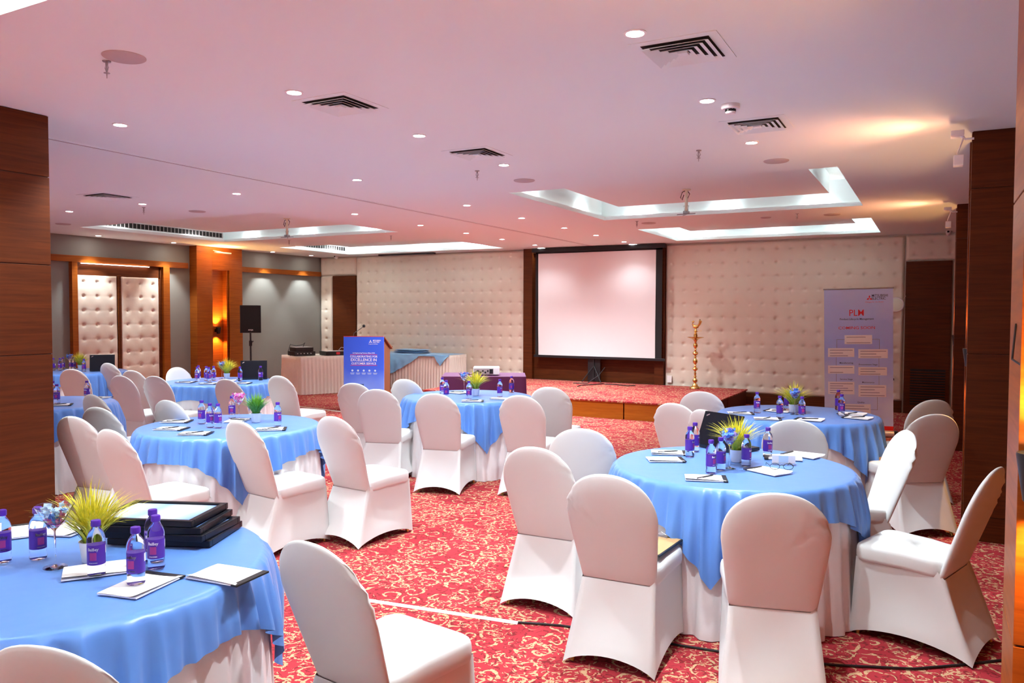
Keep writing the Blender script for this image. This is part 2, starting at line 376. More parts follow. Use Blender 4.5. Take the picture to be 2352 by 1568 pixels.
b = B(); b.tube([(-5.55, 14.0, .293), (-5.62, 13.75, .292), (-5.8, 13.5, .293), (-5.75, 13.2, .292)], .008); b.tube([(-5.55, 14.05, .60), (-5.65, 14.0, .45), (-5.85, 13.9, .295), (-6.1, 13.8, .292)], .008)
b.tube([(-5.5, 13.9, .293), (-5.3, 13.95, .292), (-5.0, 13.8, .292), (-4.9, 13.95, .293)], .008)
tag(obj('cable', b.mesh('c', 'black_plastic')), 'black cables dropping from below the screen onto the carpeted stage', 'cable')
# stage
st = thing('stage', 'low red-carpeted stage with orange wood front under the screen', 'stage', (0, 0, 0))
b = B(); b.box(-7.94, -2.93, 11.40, YW-.16, .262, .282); obj('carpet_top', b.mesh('ct', 'carpet'), st)
xx = -7.93
for k in range(4):
    x1 = xx+1.235; b = B(); b.box(xx+.004, x1-.004, 11.42, 11.45, 0, .26); obj('front_board', b.mesh('fb', 'wood_stage', bevel=.002), st); xx = x1+.012
for k in range(2):
    b = B(); b.box(-2.97, -2.945, 11.46+k*1.45, 12.88+k*1.45, 0, .26); obj('side_board', b.mesh('sb', 'wood_dark', bevel=.002), st)
b = B(); b.box(-7.93, -2.98, 11.47, YW-.17, 0, .258); obj('body', b.mesh('sbdy', 'dark_edge'), st)

# left wall fittings
def rail(y0, y1, nm, lab):
    b = B(); b.box(XL, XL+.07, y0, y1, 2.50, 2.61); struct(nm, b.mesh('r', 'wood_orange', bevel=.004), lab)
rail(YB, 10.64, 'trim_7', 'wood rail on the grey wall left of the pilaster'); rail(11.96, YW-.08, 'trim_8', 'wood rail on the grey wall right of the pilaster')
b = B(); xf = XL+.05
b.box(XL, XL+.09, 8.24, 8.34, 0, 2.5); b.box(XL, XL+.03, 8.34, 10.02, 2.27, 2.5, 1); b.box(XL, XL+.05, 9.125, 9.185, 0, 2.30, 1); b.box(XL, XL+.03, 9.99, 10.05, 0, 2.5, 1); b.box(XL, XL+.09, 10.05, 10.19, 0, 2.5)
wf = struct('door_3', b.mesh('df', ['wood_orange', 'wood_dark'], bevel=.003), 'double padded door in wood frame on the grey wall')
for y0, y1, nx in ((8.345, 9.12, 3), (9.19, 9.985, 3)):
    w = y1-y0; me = padded('leaf', w, 2.27, nx, 9, '', Matrix.Identity(4), .04)
    o = obj('padded_leaf', me, wf, (XL+.005, y0, .02), R(90))
b = B(); b.box(XL+.055, XL+.085, 8.42, 9.75, 2.478, 2.488); obj('light_strip', b.mesh('ls', 'led_emit2'), wf)
t = thing('screen_housing', 'long black screen housing recessed at the ceiling above the left padded panel', 'screen housing', (-10.4, YW-.24, H))
b = B(); b.box(-.75, .75, -.05, .05, -.035, -.001); obj('case', b.mesh('c', 'black_plastic', bevel=.004), t)
b = B(); b.box(-.70, .70, -.01, .01, -.045, -.036); obj('slot_bar', b.mesh('c', 'grille_grey'), t)
# picture-light fixtures and sconces
def sconce(loc, rz, label, up=8., dn=5.):
    t = thing('wall_sconce', label, 'wall lamp', loc, rz, 'black cone wall lamps')      # faces -y locally
    b = B(); b.lathe([(.030, -.075), (.034, -.07), (.052, .055), (.05, .06), (.044, .05), (.03, -.06)], 24, 0, Matrix.Translation((0, -.085, 0))); obj('shade', b.mesh('sh', 'black_plastic', True), t)
    b = B(); b.box(-.03, .03, -.04, 0, -.04, .02); obj('wall_plate', b.mesh('wp', 'black_plastic', bevel=.004), t)
    b = B(); b.lathe([(.03, .035), (.032, .045), (.02, .05)], 16, 0, Matrix.Translation((0, -.085, 0))); obj('bulb', b.mesh('bu', 'warm_emit', True), t)
    for e, zz, rx in ((up, .07, PI), (dn, -.09, 0.)):
        L = bpy.data.lights.new('sconce_glow', 'SPOT'); L.energy = e; L.color = (1, .50, .16); L.spot_size = R(110); L.spot_blend = .6; L.shadow_soft_size = .02
        o = bpy.data.objects.new('sconce_glow', L); C.objects.link(o); p = Matrix.Rotation(rz, 4, 'Z') @ Vector((0, -.085, zz)); o.location = Vector(loc)+p; o.rotation_euler = (rx, 0, 0)
    return t
# pilaster on the left wall
b = B(); x0, x1 = XL, -12.90
b.box(x0, x1, 10.72, 11.10, 0, H-.001); b.box(x0, x1, 11.54, 11.88, 0, H-.001); b.box(x0, x1, 11.10, 11.54, 2.50, H-.001); b.box(x0, x1-.13, 11.10, 11.54, 0, 2.50); b.box(x1-.129, x1-.012, 11.47, 11.50, 0, 2.5)
struct('column_1', b.mesh('pil', 'wood_orange', bevel=.003), 'orange wood pilaster with a lit niche on the grey wall')
sconce((-13.03, 11.28, 1.27), R(90), 'black cone wall lamp glowing in the niche of the left wood pilaster', 22, 14)
# right columns
def column(nm, y0, y1, w, mname, lab, joints=(.18, 1.36, 2.55)):
    b = B(); zz = [0, *joints, H-.001]; 
    for k in range(len(zz)-1):
        za, zb = zz[k]+(.003 if k else 0), zz[k+1]-.003
        if nm == 'column_2': b.box(.216, XR-.001, y0, y1, za, zb)
        else:
            b.box(.216, XR-.001, y0, y0+.09, za, zb); b.box(.216, XR-.001, y1-.07, y1, za, zb); b.box(.33, XR-.001, y0+.09, y1-.07, za, zb, 2)
            b.box(.222, XR-.002, y0+.006, y0+.084, zb, zb+.006, 1)
    if nm == 'column_2': b.box(.222, XR-.002, y0+.006, y1-.006, 0, H-.002, 1)
    return struct(nm, b.mesh(nm, [mname, 'dark_edge', 'wood_orange'], bevel=.002), lab)
column('column_2', 2.60, 2.97, .4, 'wood_orange', 'nearest orange wood column at the right edge', (.71, 2.0))
column('column_3', 6.56, 7.02, .4, 'wood_dark', 'dark wood column behind the nearest chairs on the right')
column('column_4', 10.80, 11.26, .4, 'wood_dark', 'farthest wood column on the right near the louvred door')
b = B(); 
zz = [0, 1.36, 1.96, 2.55, H-.001]
for k in range(4): b.box(-6.6, -5.271, 1.9, 3.19, zz[k]+(.003 if k else 0), zz[k+1]-.003)
b.box(-6.594, -5.277, 1.906, 3.184, 0, H-.002, 1)
struct('column_5', b.mesh('c5', ['wood_dark', 'dark_edge'], bevel=.002), 'large dark wood pillar at the left edge')
sconce((.255, 2.60, 1.215), 0, 'black cone wall lamp on the nearest orange column at the right edge', 9, 6)
sconce((.33, 6.79, 1.33), R(-90), 'black cone wall lamp on the dark column behind the right tables', 9, 7)
sconce((.33, 11.03, 1.33), R(-90), 'black cone wall lamp on the farthest right column', 9, 7)
b = B(); b.tube([(.214, 2.75, 1.62), (.20, 2.66, 1.52), (.24, 2.575, 1.49), (.27, 2.57, 1.45), (.255, 2.56, 1.25)], .003, 6)
tag(obj('lamp_wire', b.mesh('w', 'black_plastic')), 'thin black wire drooping to the lamp on the nearest orange column', 'cable')
def upl(loc, label, e, aim):
    t = thing('uplight', label, 'spotlight', loc, 0, 'white ceiling spotlights on the columns')
    b = B(); b.box(-.05, .03, -.06, .06, .0, .035); obj('head', b.mesh('h', 'white_paint', bevel=.004), t)
    b = B(); b.box(-.03, .03, -.045, .045, -.20, -.13); obj('reflector', b.mesh('h', 'white_paint', bevel=.004), t)
    b = B(); b.tube([(.0, 0, .01), (.04, 0, -.02), (.09, 0, -.02)], .008); b.tube([(.03, 0, 0), (-.01, 0, -.12)], .006); obj('arm', b.mesh('h', 'white_paint'), t)
    L = bpy.data.lights.new('uplight_glow', 'SPOT'); L.energy = e*.3; L.color = (1, .40, .20); L.spot_size = R(155); L.spot_blend = .9; L.shadow_soft_size = .05
    o = bpy.data.objects.new('uplight_glow', L); C.objects.link(o); o.location = Vector(loc)+Vector((-.05*aim, 0, -.20)); o.rotation_euler = (0, R(116)*aim, 0)
    L = bpy.data.lights.new('uplight_throw', 'SPOT'); L.energy = e*1.5; L.color = (1, .40, .20); L.spot_size = R(105); L.spot_blend = 1; L.shadow_soft_size = .05
    o = bpy.data.objects.new('uplight_throw', L); C.objects.link(o); o.location = Vector(loc)+Vector((-.05*aim, 0, -.21)); o.rotation_euler = (0, R(108)*aim, 0)
upl((.125, 6.2, 2.86), 'white double spotlight near the ceiling on the middle right column', 6, 1)
upl((.125, 10.55, 2.86), 'white double spotlight near the ceiling on the far right column', 6, 1)
upl((.125, 2.0, 2.86), 'white double spotlight above the nearest right column', 11, 1)
# bar light over the pilaster
t = thing('bar_light', 'thin white bar light on an arm above the left wood pilaster', 'wall lamp', (-12.62, 11.13, 2.83))
b = B(); b.box(-.03, .03, -.19, .19, -.012, .012); obj('bar', b.mesh('b', 'white_paint', bevel=.004), t)
b = B(); b.tube([(-.28, 0, .06), (0, 0, .008)], .007); obj('arm', b.mesh('b', 'white_paint'), t)
L = bpy.data.lights.new('bar_glow', 'AREA'); L.shape = 'RECTANGLE'; L.size = .05; L.size_y = .34; L.energy = 3.5; L.color = (1, .55, .25)
o = bpy.data.objects.new('bar_glow', L); C.objects.link(o); o.location = (-12.62, 11.13, 2.846); o.rotation_euler = (PI, 0, 0)

# ------------------------------------------------------------------ ceiling fittings
ring = B(); ring.lathe([(.053, 0), (.055, -.004), (.043, -.006), (.039, -.001)], 28); RING = ring.mesh('ring', 'white_paint', True)
dsc = B(); dsc.lathe([(.040, -.001), (.038, -.0035), (.01, -.004)], 24); DISC = dsc.mesh('disc', 'white_emit')
def downlight(x, y, label, e=26, cone=108, blend=.75):
    t = thing('downlight', label, 'ceiling light', (x, y, H), 0, 'round recessed downlights')
    obj('trim_ring', RING, t); obj('lens', DISC, t)
    L = bpy.data.lights.new('downlight_beam', 'SPOT'); L.energy = e; L.color = (.86, .96, 1); L.spot_size = R(cone); L.spot_blend = blend; L.shadow_soft_size = .045
    o = bpy.data.objects.new('downlight_beam', L); C.objects.link(o); o.location = (x, y, H-.02)
ordw = ['nearest', 'second', 'third', 'fourth', 'fifth', 'sixth', 'seventh', 'eighth']
rowsr = {-1.26: ('in the row before the right ceiling tray', [3.54, 4.86, 6.2]), -3.39: ('in the row left of the right tray', [3.534, 4.822, 6.121]),
         -5.06: ('in the row just right of the ceiling track', [3.57, 6.135, 8.205, 9.649, 11.07, 12.36, 13.72]),
         -6.84: ('in the row just left of the ceiling track', [6.23, 8.24, 9.76, 11.07, 12.29, 13.6])}
for x, (w, ysl) in rowsr.items():
    for i, y in enumerate(ysl): downlight(x, y, 'round recessed downlight, %s from the camera %s' % (ordw[i], w), (44 if y < 9 else 66) if y < 13.5 else 9, 108 if y < 9 else 130)
for i, (x, y, w) in enumerate([(-8.53, 6.30, 'above the far left tables, beside the sprinkler'), (-10.02, 6.32, 'above the far left tables, next to the left pillar')]): downlight(x, y, 'round recessed downlight ' + w, 44)
for i, y in enumerate([8.573, 10.098, 12.633, 13.835]):
    downlight(-12.78, y, 'round recessed downlight washing the grey wall, %s from the left pillar' % ordw[i], 30, 78, .5)
for x, y in ((-1.26, 2.27), (-5.06, 2.27), (-4.75, .9)): downlight(x, y, 'added unseen downlight just outside the top of the picture', 46)  # extra unseen lamps, added to brighten the front left table
for i, x in enumerate([-11.9, -10.2, -8.53, -6.84, -5.06, -3.39, -1.26]):     # the unseen half of the hall
    for y in (-3.2, 2.7 if x < -4 else -2.2):
        if x < -4 and y > 0: y = .9 if x > -7 else 2.7
        downlight(x, y, 'round recessed downlight at x %d behind the camera' % (0) if 0 else 'round recessed downlight behind the camera or the left pillar', 46)
# dark recess spots over backdrop
for x, w in ((-7.05, 'left'), (-5.1, 'right')):
    t = thing('downlight', 'wide oval-looking downlight set in the dark head of the screen panel, %s one' % w, 'ceiling light', (x, 14.32, H), 0, 'round recessed downlights')
    o = obj('trim_ring', RING, t); o.scale = (1.9, 1.9, 1.); o = obj('lens', DISC, t); o.scale = (1.9, 1.9, 1)
def vent(x, y, label, w=.43):
    t = thing('ceiling_vent', label, 'air vent', (x, y, H), 0, 'square air vents')
    h = w/2; b = B(); b.box(-h, h, -h, h, -.004, .001)
    obj('plate', b.mesh('p', 'ceiling_paint'), t)
    f_ = w/.43; b = B(); b.box(-.168*f_, .168*f_, -.168*f_, .168*f_, -.0052, -.0041); obj('duct_opening', b.mesh('s', 'grille_dark'), t)
    for e in (.166, .130, .094, .058):
        e *= f_; ei = e-.028*f_; b = B()
        for q in range(4):
            T = Matrix.Rotation(q*PI/2, 4, 'Z')
            b.add([(-e, -e, -.020), (e, -e, -.020), (ei, -ei, -.0055), (-ei, -ei, -.0055), (-e, -e, -.0215), (e, -e, -.0215), (ei, -ei, -.007), (-ei, -ei, -.007)], [(0, 1, 2, 3), (7, 6, 5, 4), (0, 4, 5, 1), (2, 6, 7, 3)], 0, T)
        obj('louvre_ring', b.mesh('s', 'ceiling_paint'), t)
    b = B(); b.box(-.024*f_, .024*f_, -.024*f_, .024*f_, -.02, -.006); obj('centre_plate', b.mesh('s', 'ceiling_paint'), t)
vent(-1.13, 3.89, 'square four-way ceiling vent, nearest one at the upper right'); vent(-3.33, 3.88, 'square four-way ceiling vent at the upper left of the track row')
vent(-3.34, 5.58, 'square four-way ceiling vent in the middle of the ceiling'); vent(-1.11, 5.64, 'square four-way ceiling vent beside the smoke detector')
p = at(248, 450, H); vent(p.x, p.y, 'square four-way ceiling vent far left, seen edge-on', .46)
def cspk(px, py, label, r=.105):
    p = at(px, py, H); b = B(); b.lathe([(r, 0), (r, -.004), (r*.93, -.009), (.01, -.010)], 32); o = obj('ceiling_speaker', b.mesh('cs', 'grille_grey' if 0 else 'speaker_grille', True), None, p); tag(o, label, 'ceiling speaker', 'round ceiling speakers')
mat('speaker_grille', (.50, .44, .44), .7)
cspk(285, 130, 'round flat ceiling speaker at the upper left, nearest one'); cspk(1204, 414, 'round ceiling speaker left of the right tray'); cspk(1783, 369, 'round ceiling speaker above the right tray')
cspk(453, 485, 'round ceiling speaker above the left tray'); cspk(1490, 512, 'round ceiling speaker between the two right trays, left one'); cspk(1911, 492, 'round ceiling speaker between the two right trays, right one')
cspk(1759, 499, 'round ceiling speaker between the two right trays, middle one', .07); cspk(145, 514, 'round ceiling speaker by the left pillar')
def spr(px, py, label):
    p = at(px, py, H); t = thing('sprinkler', label, 'sprinkler', p, 0, 'ceiling sprinklers')
    b = B(); b.lathe([(.022, 0), (.02, -.006), (.008, -.008)], 16); obj('cover_plate', b.mesh('s', 'grey_metal', True), t)
    b = B(); b.lathe([(.007, 0), (.007, -.02), (.004, -.022), (.004, -.06), (.016, -.062), (.016, -.064), (.003, -.066), (.002, -.09)], 10)
    for s in (-1, 1): b.tube([(.007*s, 0, -.018), (.014*s, 0, -.035), (.004*s, 0, -.056)], .0022, 6)
    obj('head', b.mesh('s', 'grey_metal'), t)
for px, py, l in [(245, 140, 'metal ceiling sprinkler beside the nearest round speaker'), (1096, 392, 'metal ceiling sprinkler below the middle square vent'), (1605, 345, 'metal ceiling sprinkler near the smoke detector'),
                  (330, 476, 'metal ceiling sprinkler below a far left downlight'), (1463, 508, 'metal ceiling sprinkler between the right trays, left one'), (1831, 490, 'metal ceiling sprinkler between the right trays, right one'),
                  (898, 541, 'metal ceiling sprinkler over the far left trays'), (664, 552, 'metal ceiling sprinkler between the two left trays')]: spr(px, py, l)
p = at(1678, 240, H); t = thing('smoke_detector', 'round white smoke detector beside a square vent on the ceiling', 'smoke detector', p)
b = B(); b.lathe([(.056, 0), (.058, -.022), (.05, -.03), (.02, -.031)], 28); obj('base', b.mesh('b', 'white_paint', True), t)
b = B(); b.lathe([(.030, -.045), (.034, -.05), (.028, -.058), (.01, -.06)], 24); obj('cap', b.mesh('b', 'white_paint', True), t)
b = B()
for k in range(10):
    T = Matrix.Rotation(k*PI/5, 4, 'Z'); b.box(.026, .033, -.006, .006, -.046, -.030, 0, T)
b.lathe([(.022, -.03), (.022, -.046)], 16); obj('sensor_slots', b.mesh('b', 'black_plastic'), t)
def dome(x, y, label):
    t = thing('security_camera', label, 'camera', (x, y, H), 0, 'small security cameras')
    b = B(); b.lathe([(.045, 0), (.045, -.015), (.03, -.02)], 20); obj('base', b.mesh('b', 'white_paint', True), t)
    T = Matrix.Translation((-.01, -.03, -.035)) @ Matrix.Rotation(R(70), 4, 'X') @ Matrix.Rotation(R(0), 4, 'Y')
    b = B(); b.lathe([(.03, -.03), (.034, .0), (.034, .05), (.028, .056)], 20, 0, T); obj('housing', b.mesh('b', 'white_paint', True), t)
    b = B(); b.lathe([(.016, .056), (.016, .062), (.008, .063)], 16, 0, T); obj('lens', b.mesh('b', 'black_gloss', True), t)
dome(.18, 14.25, 'small white security camera in the right corner above the louvred door'); dome(-12.35, 14.25, 'small white security camera in the left corner above the plain brown door')
def pmount(x, y, label):
    t = thing('projector_mount', label, 'ceiling mount', (x, y, 3.083), 0, 'empty projector mounts')
    b = B(); b.tube([(0, 0, 0), (0, 0, -.26)], .017, 12); b.lathe([(.05, 0), (.05, -.01)], 16); obj('pole', b.mesh('p', 'ivory_pipe', True), t)
    b = B(); b.tube([(-.10, -.03, -.29), (.10, .03, -.28)], .006); b.tube([(.06, -.08, -.29), (-.06, .08, -.29)], .006); b.box(-.03, .03, -.03, .03, -.28, -.25); b.tube([(.02, 0, -.25), (.03, 0, -.19), (-.03, 0, -.19), (-.02, 0, -.25)], .004); obj('bracket', b.mesh('p', 'grey_metal'), t)
    b = B(); b.tube([(.02, 0, 0), (-.05, .0, -.03), (-.07, 0, -.09), (-.05, 0, -.12), (-.03, 0, -.06)], .005); b.tube([(0, .02, -.005), (.03, .03, -.05), (.01, .02, -.1)], .005); obj('loose_wires', b.mesh('p', 'black_plastic'), t)
pmount(-2.56, 9.0, 'bare projector mount pole with loose wires in the right tray'); pmount(-8.8, 9.0, 'bare projector mount pole with loose wires in the left tray')
def grille(y0, y1, label):
    t = thing('air_grille', label, 'air vent', (-11.85, y0, 3.08), 0, 'long air grilles'); L_ = y1-y0
    b = B(); b.box(0, .008, 0, L_, -.05, .05); obj('frame', b.mesh('f', 'grille_grey', bevel=.002), t)
    b = B(); b.box(.008, .010, .03, L_-.03, -.04, .04); nn = int(L_/.075)
    for k in range(nn): b.box(.010, .016, .03+k*(L_-.06)/nn, .04+k*(L_-.06)/nn, -.04, .04, 1)
    obj('slats', b.mesh('s', ['grille_dark', 'grille_grey']), t)
grille(7.7, 10.45, 'long slotted air grille along the side of the near left ceiling tray'); grille(11.95, 13.95, 'long slotted air grille along the side of the far left ceiling tray')

# ------------------------------------------------------------------ chairs
def outline_back(n=44):
    pts = []
    def hw(z):
        if z < .70: return .180 + .040*((z-.36)/.34)**.9
        return .220*max(0, 1-((z-.70)/.22)**2.2)**(1/2.2)
    zs = [.36+(.34)*k/9 for k in range(10)]
    right = [(hw(z), z) for z in zs]
    arch = []
    for k in range(1, 14):
        a = (PI/2)*k/14; ca, sa = math.cos(a), math.sin(a); e = 2/2.2
        arch.append((.220*ca**e, .70+.22*sa**e))
    r = right+arch; l = [(-x, z) for x, z in reversed(r)]
    return r+[(0, .92)]+l
def back_mesh(seed, flip=1):
    ol = outline_back(); K = len(ol); cx, cz = 0., .62
    sc = [1, .988, .96, .90, .82, .72, .58, .42, .22, .05]
    vs = []; fs = []
    def leaned(x, y, z): return (x, y - .180 - (z-.40)*.345, z)
    for side in (1, -1):
        for s in sc:
            t = .027*max(0, 1-s**5)**.5
            for (x, z) in ol:
                X = cx+(x-cx)*s; Z = cz+(z-cz)*s
                y = side*(t if s < 1 else 0)
                if side == 1: y = y*1.0
                # folds gathered at one shoulder
                sh = Vector((.20*flip, .78)); d = (Vector((X, Z))-sh).length
                w = math.exp(-(d/.085)**2)
                ph = (X*flip*.55+Z*1.0)*120+seed
                y += (.008*math.sin(ph) + .004*noise.noise(Vector((X*18, Z*18, seed))))*w*(1 if side < 0 else .8)
                y += .003*noise.noise(Vector((X*4, Z*4, seed+side)))*(1-s**4)
                rr = 1+.012*w*math.sin(ph*.8)
                vs.append(leaned(X*rr, y, Z))
    S_ = len(sc)
    for side in (0, 1):
        o = side*S_*K
        for k in range(S_-1):
            for i in range(K):
                j = (i+1) % K; q = (o+k*K+i, o+k*K+j, o+(k+1)*K+j, o+(k+1)*K+i); fs.append(q if side else q[::-1])
        cap = tuple(o+(S_-1)*K+i for i in range(K)); fs.append(cap if side else cap[::-1])
    for i in range(K):
        j = (i+1) % K; fs.append((i, j, S_*K+j, S_*K+i))
    b = B(); b.add(vs, fs); me = b.mesh('backrest', 'chair_fabric', 'all')
    bm = bmesh.new(); bm.from_mesh(me); bmesh.ops.remove_doubles(bm, verts=bm.verts, dist=.0003); bmesh.ops.recalc_face_normals(bm, faces=bm.faces); bm.to_mesh(me); bm.free()
    me.polygons.foreach_set('use_smooth', [True]*len(me.polygons)); return me
def rrect(hx, y0, y1, r, n=6, hx2=None):
    hx2 = hx if hx2 is None else hx2      # hx front (y1), hx2 rear (y0)
    pts = []
    for (cx, cy, a0) in ((hx-r, y1-r, 0), (-hx+r, y1-r, PI/2), (-hx2+r, y0+r, PI), (hx2-r, y0+r, 3*PI/2)):
        for k in range(n+1):
            a = a0+PI/2*k/n; pts.append((cx+r*math.cos(a), cy+r*math.sin(a)))
    return pts
def subdiv(pts, m=5):
    out = []
    for i, p in enumerate(pts):
        q = pts[(i+1) % len(pts)]; d = math.hypot(q[0]-p[0], q[1]-p[1]); out.append(p)
        k = int(d/.04)
        for t in range(1, k+1): out.append((p[0]+(q[0]-p[0])*t/(k+1), p[1]+(q[1]-p[1])*t/(k+1)))
    return out
def seat_mesh():
    ol = subdiv(rrect(.214, -.185, .235, .06, 6, .19)); K = len(ol); vs = []; fs = []
    lev = [(.93, .385), (.985, .39), (1, .405), (1.002, .425), (.995, .446), (.975, .460), (.93, .468), (.8, .474), (.6, .478), (.3, .480), (.02, .481)]
    for s, z in lev:
        for x, y in ol: vs.append((x*s, .0175+(y-.0175)*s, z - .018*max(0, -y)/.2 + .004*noise.noise(Vector((x*6, y*6, z)))))
    for k in range(len(lev)-1):
        for i in range(K):
            j = (i+1) % K; fs.append((k*K+i, k*K+j, (k+1)*K+j, (k+1)*K+i))
    fs.append(tuple(range(K))[::-1]); fs.append(tuple((len(lev)-1)*K+i for i in range(K)))
    b = B(); b.add(vs, fs); return b.mesh('seat', 'chair_fabric', 'all')
def skirt_mesh(seed):
    def loop(hf, hr, y0, y1, r):
        return rrect(hf, y0, y1, r, 4, hr)
    # param along perimeter: 4 sides with many samples, corners crisp
    def side_pts(hf, hr, y0, y1, n=14):
        c = [(hf, y1), (-hf, y1), (-hr, y0), (hr, y0)]; out = []
        for i in range(4):
            p, q = c[i], c[(i+1) % 4]
            for k in range(n): out.append((p[0]+(q[0]-p[0])*k/n, p[1]+(q[1]-p[1])*k/n, k/n, i))
        return out
    n = 14; NV = 14; top = side_pts(.200, .180, -.190, .222, n); bot = side_pts(.212, .222, -.330, .245, n); K = len(top)
    vs = []; fs = []
    for v in range(NV+1):
        t = v/NV
        for i in range(K):
            tx, ty, s, sd = top[i]; bx, by = bot[i][:2]
            e = 4*s*(1-s)                    # 0 at corners, 1 mid side
            hem = (.0 + (.055 if sd in (1, 3) else (.05 if sd == 0 else .060))*e**.8)
            zt = .405 - (.03 if sd == 2 else 0.)*1
            z = zt + (hem+.003-zt)*t
            x = tx+(bx-tx)*t; y = ty+(by-ty)*t
            pin = .026*math.sin(PI*min(1, t*1.05))*e**1.1
            cxx, cyy = 0, -.02
            if sd in (1, 3): x += -pin*(1 if x > 0 else -1)
            elif sd == 0: y -= pin*.8
            else: y += pin*1.3
            w = math.sin(PI*t)*(.0035*noise.noise(Vector((x*9, y*9, z*5+seed))))
            # lip rolled under at hem
            if v == NV: z += .003
            vs.append((x*(1+w), y*(1+w), z))
    for v in range(NV):
        for i in range(K):
            j = (i+1) % K; fs.append((v*K+i, (v+1)*K+i, (v+1)*K+j, v*K+j))
    b = B(); b.add(vs, fs); me = b.mesh('skirt', 'chair_fabric', 'all')
    return me
BACKS = [back_mesh(1.3, 1), back_mesh(4.1, -1), back_mesh(8.7, 1)]; SEAT = seat_mesh(); SKIRT = skirt_mesh(2.); LEGS = []
for sx in (-1, 1):
    for yy, yb in ((.15, .212), (-.10, -.295)):
        b = B(); b.tube([(.145*sx, yy, .39), (.188*sx, yb, .001)], .0105, 10); LEGS.append(b.mesh('leg', 'gold_metal', True))
protos = []
def chair(x, y, rz, label, var=0, group='white covered banquet chairs'):
    # x, y = the foot of the back; the chair faces local +y
    o = R(rz); p = Vector((x, y, 0)) + Matrix.Rotation(o, 3, 'Z') @ Vector((0, .350, 0))
    while len(protos) <= var:
        v = len(protos); t = thing('banquet_chair', '', 'chair', (0, 0, 0)); obj('backrest', BACKS[v], t); obj('seat', SEAT, t); obj('skirt', SKIRT, t)
        for m_ in LEGS: obj('leg', m_, t)
        protos.append(t); t['used'] = 0
    pr = protos[var]
    if pr.get('used', 0) == 0: c = pr; pr['used'] = 1
    else: c = copy_tree(pr)
    if 'used' in c and c is not pr: del c['used']
    c.location = p; c.rotation_euler = (0, 0, o); tag(c, label, 'chair', group); return c
CH = [
 (100, 1478, 14, 'white covered chair cut off at the bottom left corner, by the front left table', 0),
 (715, 1242, -8, 'white covered chair in the foreground right of the front left table, seat bare', 0),
 (1395, 1088, 2, 'white covered chair at the front right table with a tan clipboard on its seat', 1),
 (1785, 1130, 14, 'white covered chair seen squarely from behind, nearest at the front right table', 0),
 (2289, 1072, 72, 'white covered chair seen from the side at far right, turned towards the front right table', 2),
 (2084, 988, 113, 'white covered chair right of the front right table with its lit front and seat showing', 1),
 (2148, 950, 32, 'grey-shaded white covered chair directly behind the lit one, beside the dark right column', 1),
 (2145, 917, 35, 'white covered chair lit orange at right of the rear right table, before the louvred door', 0),
 (1228, 1025, 2, 'white covered chair with a diagonal shadow on its skirt, left of the front right table', 0),
 (1335, 983, 17, 'white covered chair whose pale back touches the left edge of the front right table', 2),
 (1548, 925, -14, 'white covered chair at left of the rear right table, leftmost of three', 1),
 (1610, 898, 4, 'white covered chair at left of the rear right table, farthest of three, near the stage', 0),
 (1617, 940, -34, 'white covered chair just behind the open laptop of the front right table', 1),
 (1825, 963, 6, 'white covered chair between the two right tables, back creased at its right shoulder', 2),
 (1000, 903, 14, 'white covered chair in front of the centre table with one gold leg showing', 0),
 (1195, 907, 9, 'white covered chair at the right front of the centre table, nearer of two', 1),
 (1262, 888, 12, 'white covered chair at right of the centre table, farther of two, facing the stage', 2),
 (930, 870, 2, 'white covered chair at the far left of the centre table beside the podium', 1),
 (866, 893, 18, 'white covered chair left of the centre table, before the podium, nearer of two overlapping', 0),
 (812, 879, 10, 'white covered chair left of the centre table, farther of two overlapping, before the blue board', 1),
 (550, 965, -8, 'white covered chair in front of the middle left table hiding part of its cloth', 0),
 (765, 955, -6, 'white covered chair at right of the middle left table with its whole skirt showing', 2),
 (253, 985, -4, 'pinkish white covered chair nearest on the left side of the middle left table', 0),
 (168, 955, 6, 'white covered chair with a crumpled shoulder beside the left pillar', 2),
 (224, 934, 6, 'white covered chair behind the crumpled one, left of the middle left table', 0),
 (385, 918, 0, 'white covered chair at the far left edge of the middle left table', 1),
 (355, 863, 6, 'white covered chair at the left of the rear left table, rightmost of three', 1),
 (303, 850, 8, 'white covered chair near the padded doors, farthest of three left of the rear left table', 0),
 (277, 862, 5, 'white chair with whole back in view, leftmost of three by the rear left table', 1),
 (405, 843, -85, 'white covered chair behind the rear left table against the grey wall', 1),
 (520, 870, 2, 'white covered chair in front of the rear left table, behind the pink petals', 0),
 (640, 862, 0, 'white covered chair at right of the rear left table by the skirted equipment table', 0),
 (212, 905, -4, 'white covered chair at the right of the table behind the left pillar', 0),
 (165, 847, 18, 'white covered chair in front of the far left table, seen from behind', 0),
 (248, 833, 3, 'bright white covered chair at the right of the far left table before the laptop', 0),
]
for px, py, rz, lab, var in CH:
    p = at(px, py, .92); chair(p.x, p.y, rz, lab, var)
chair(-6.98, 3.56, 8, 'white covered chair half hidden by the left pillar, only its seat and skirt showing', 0)

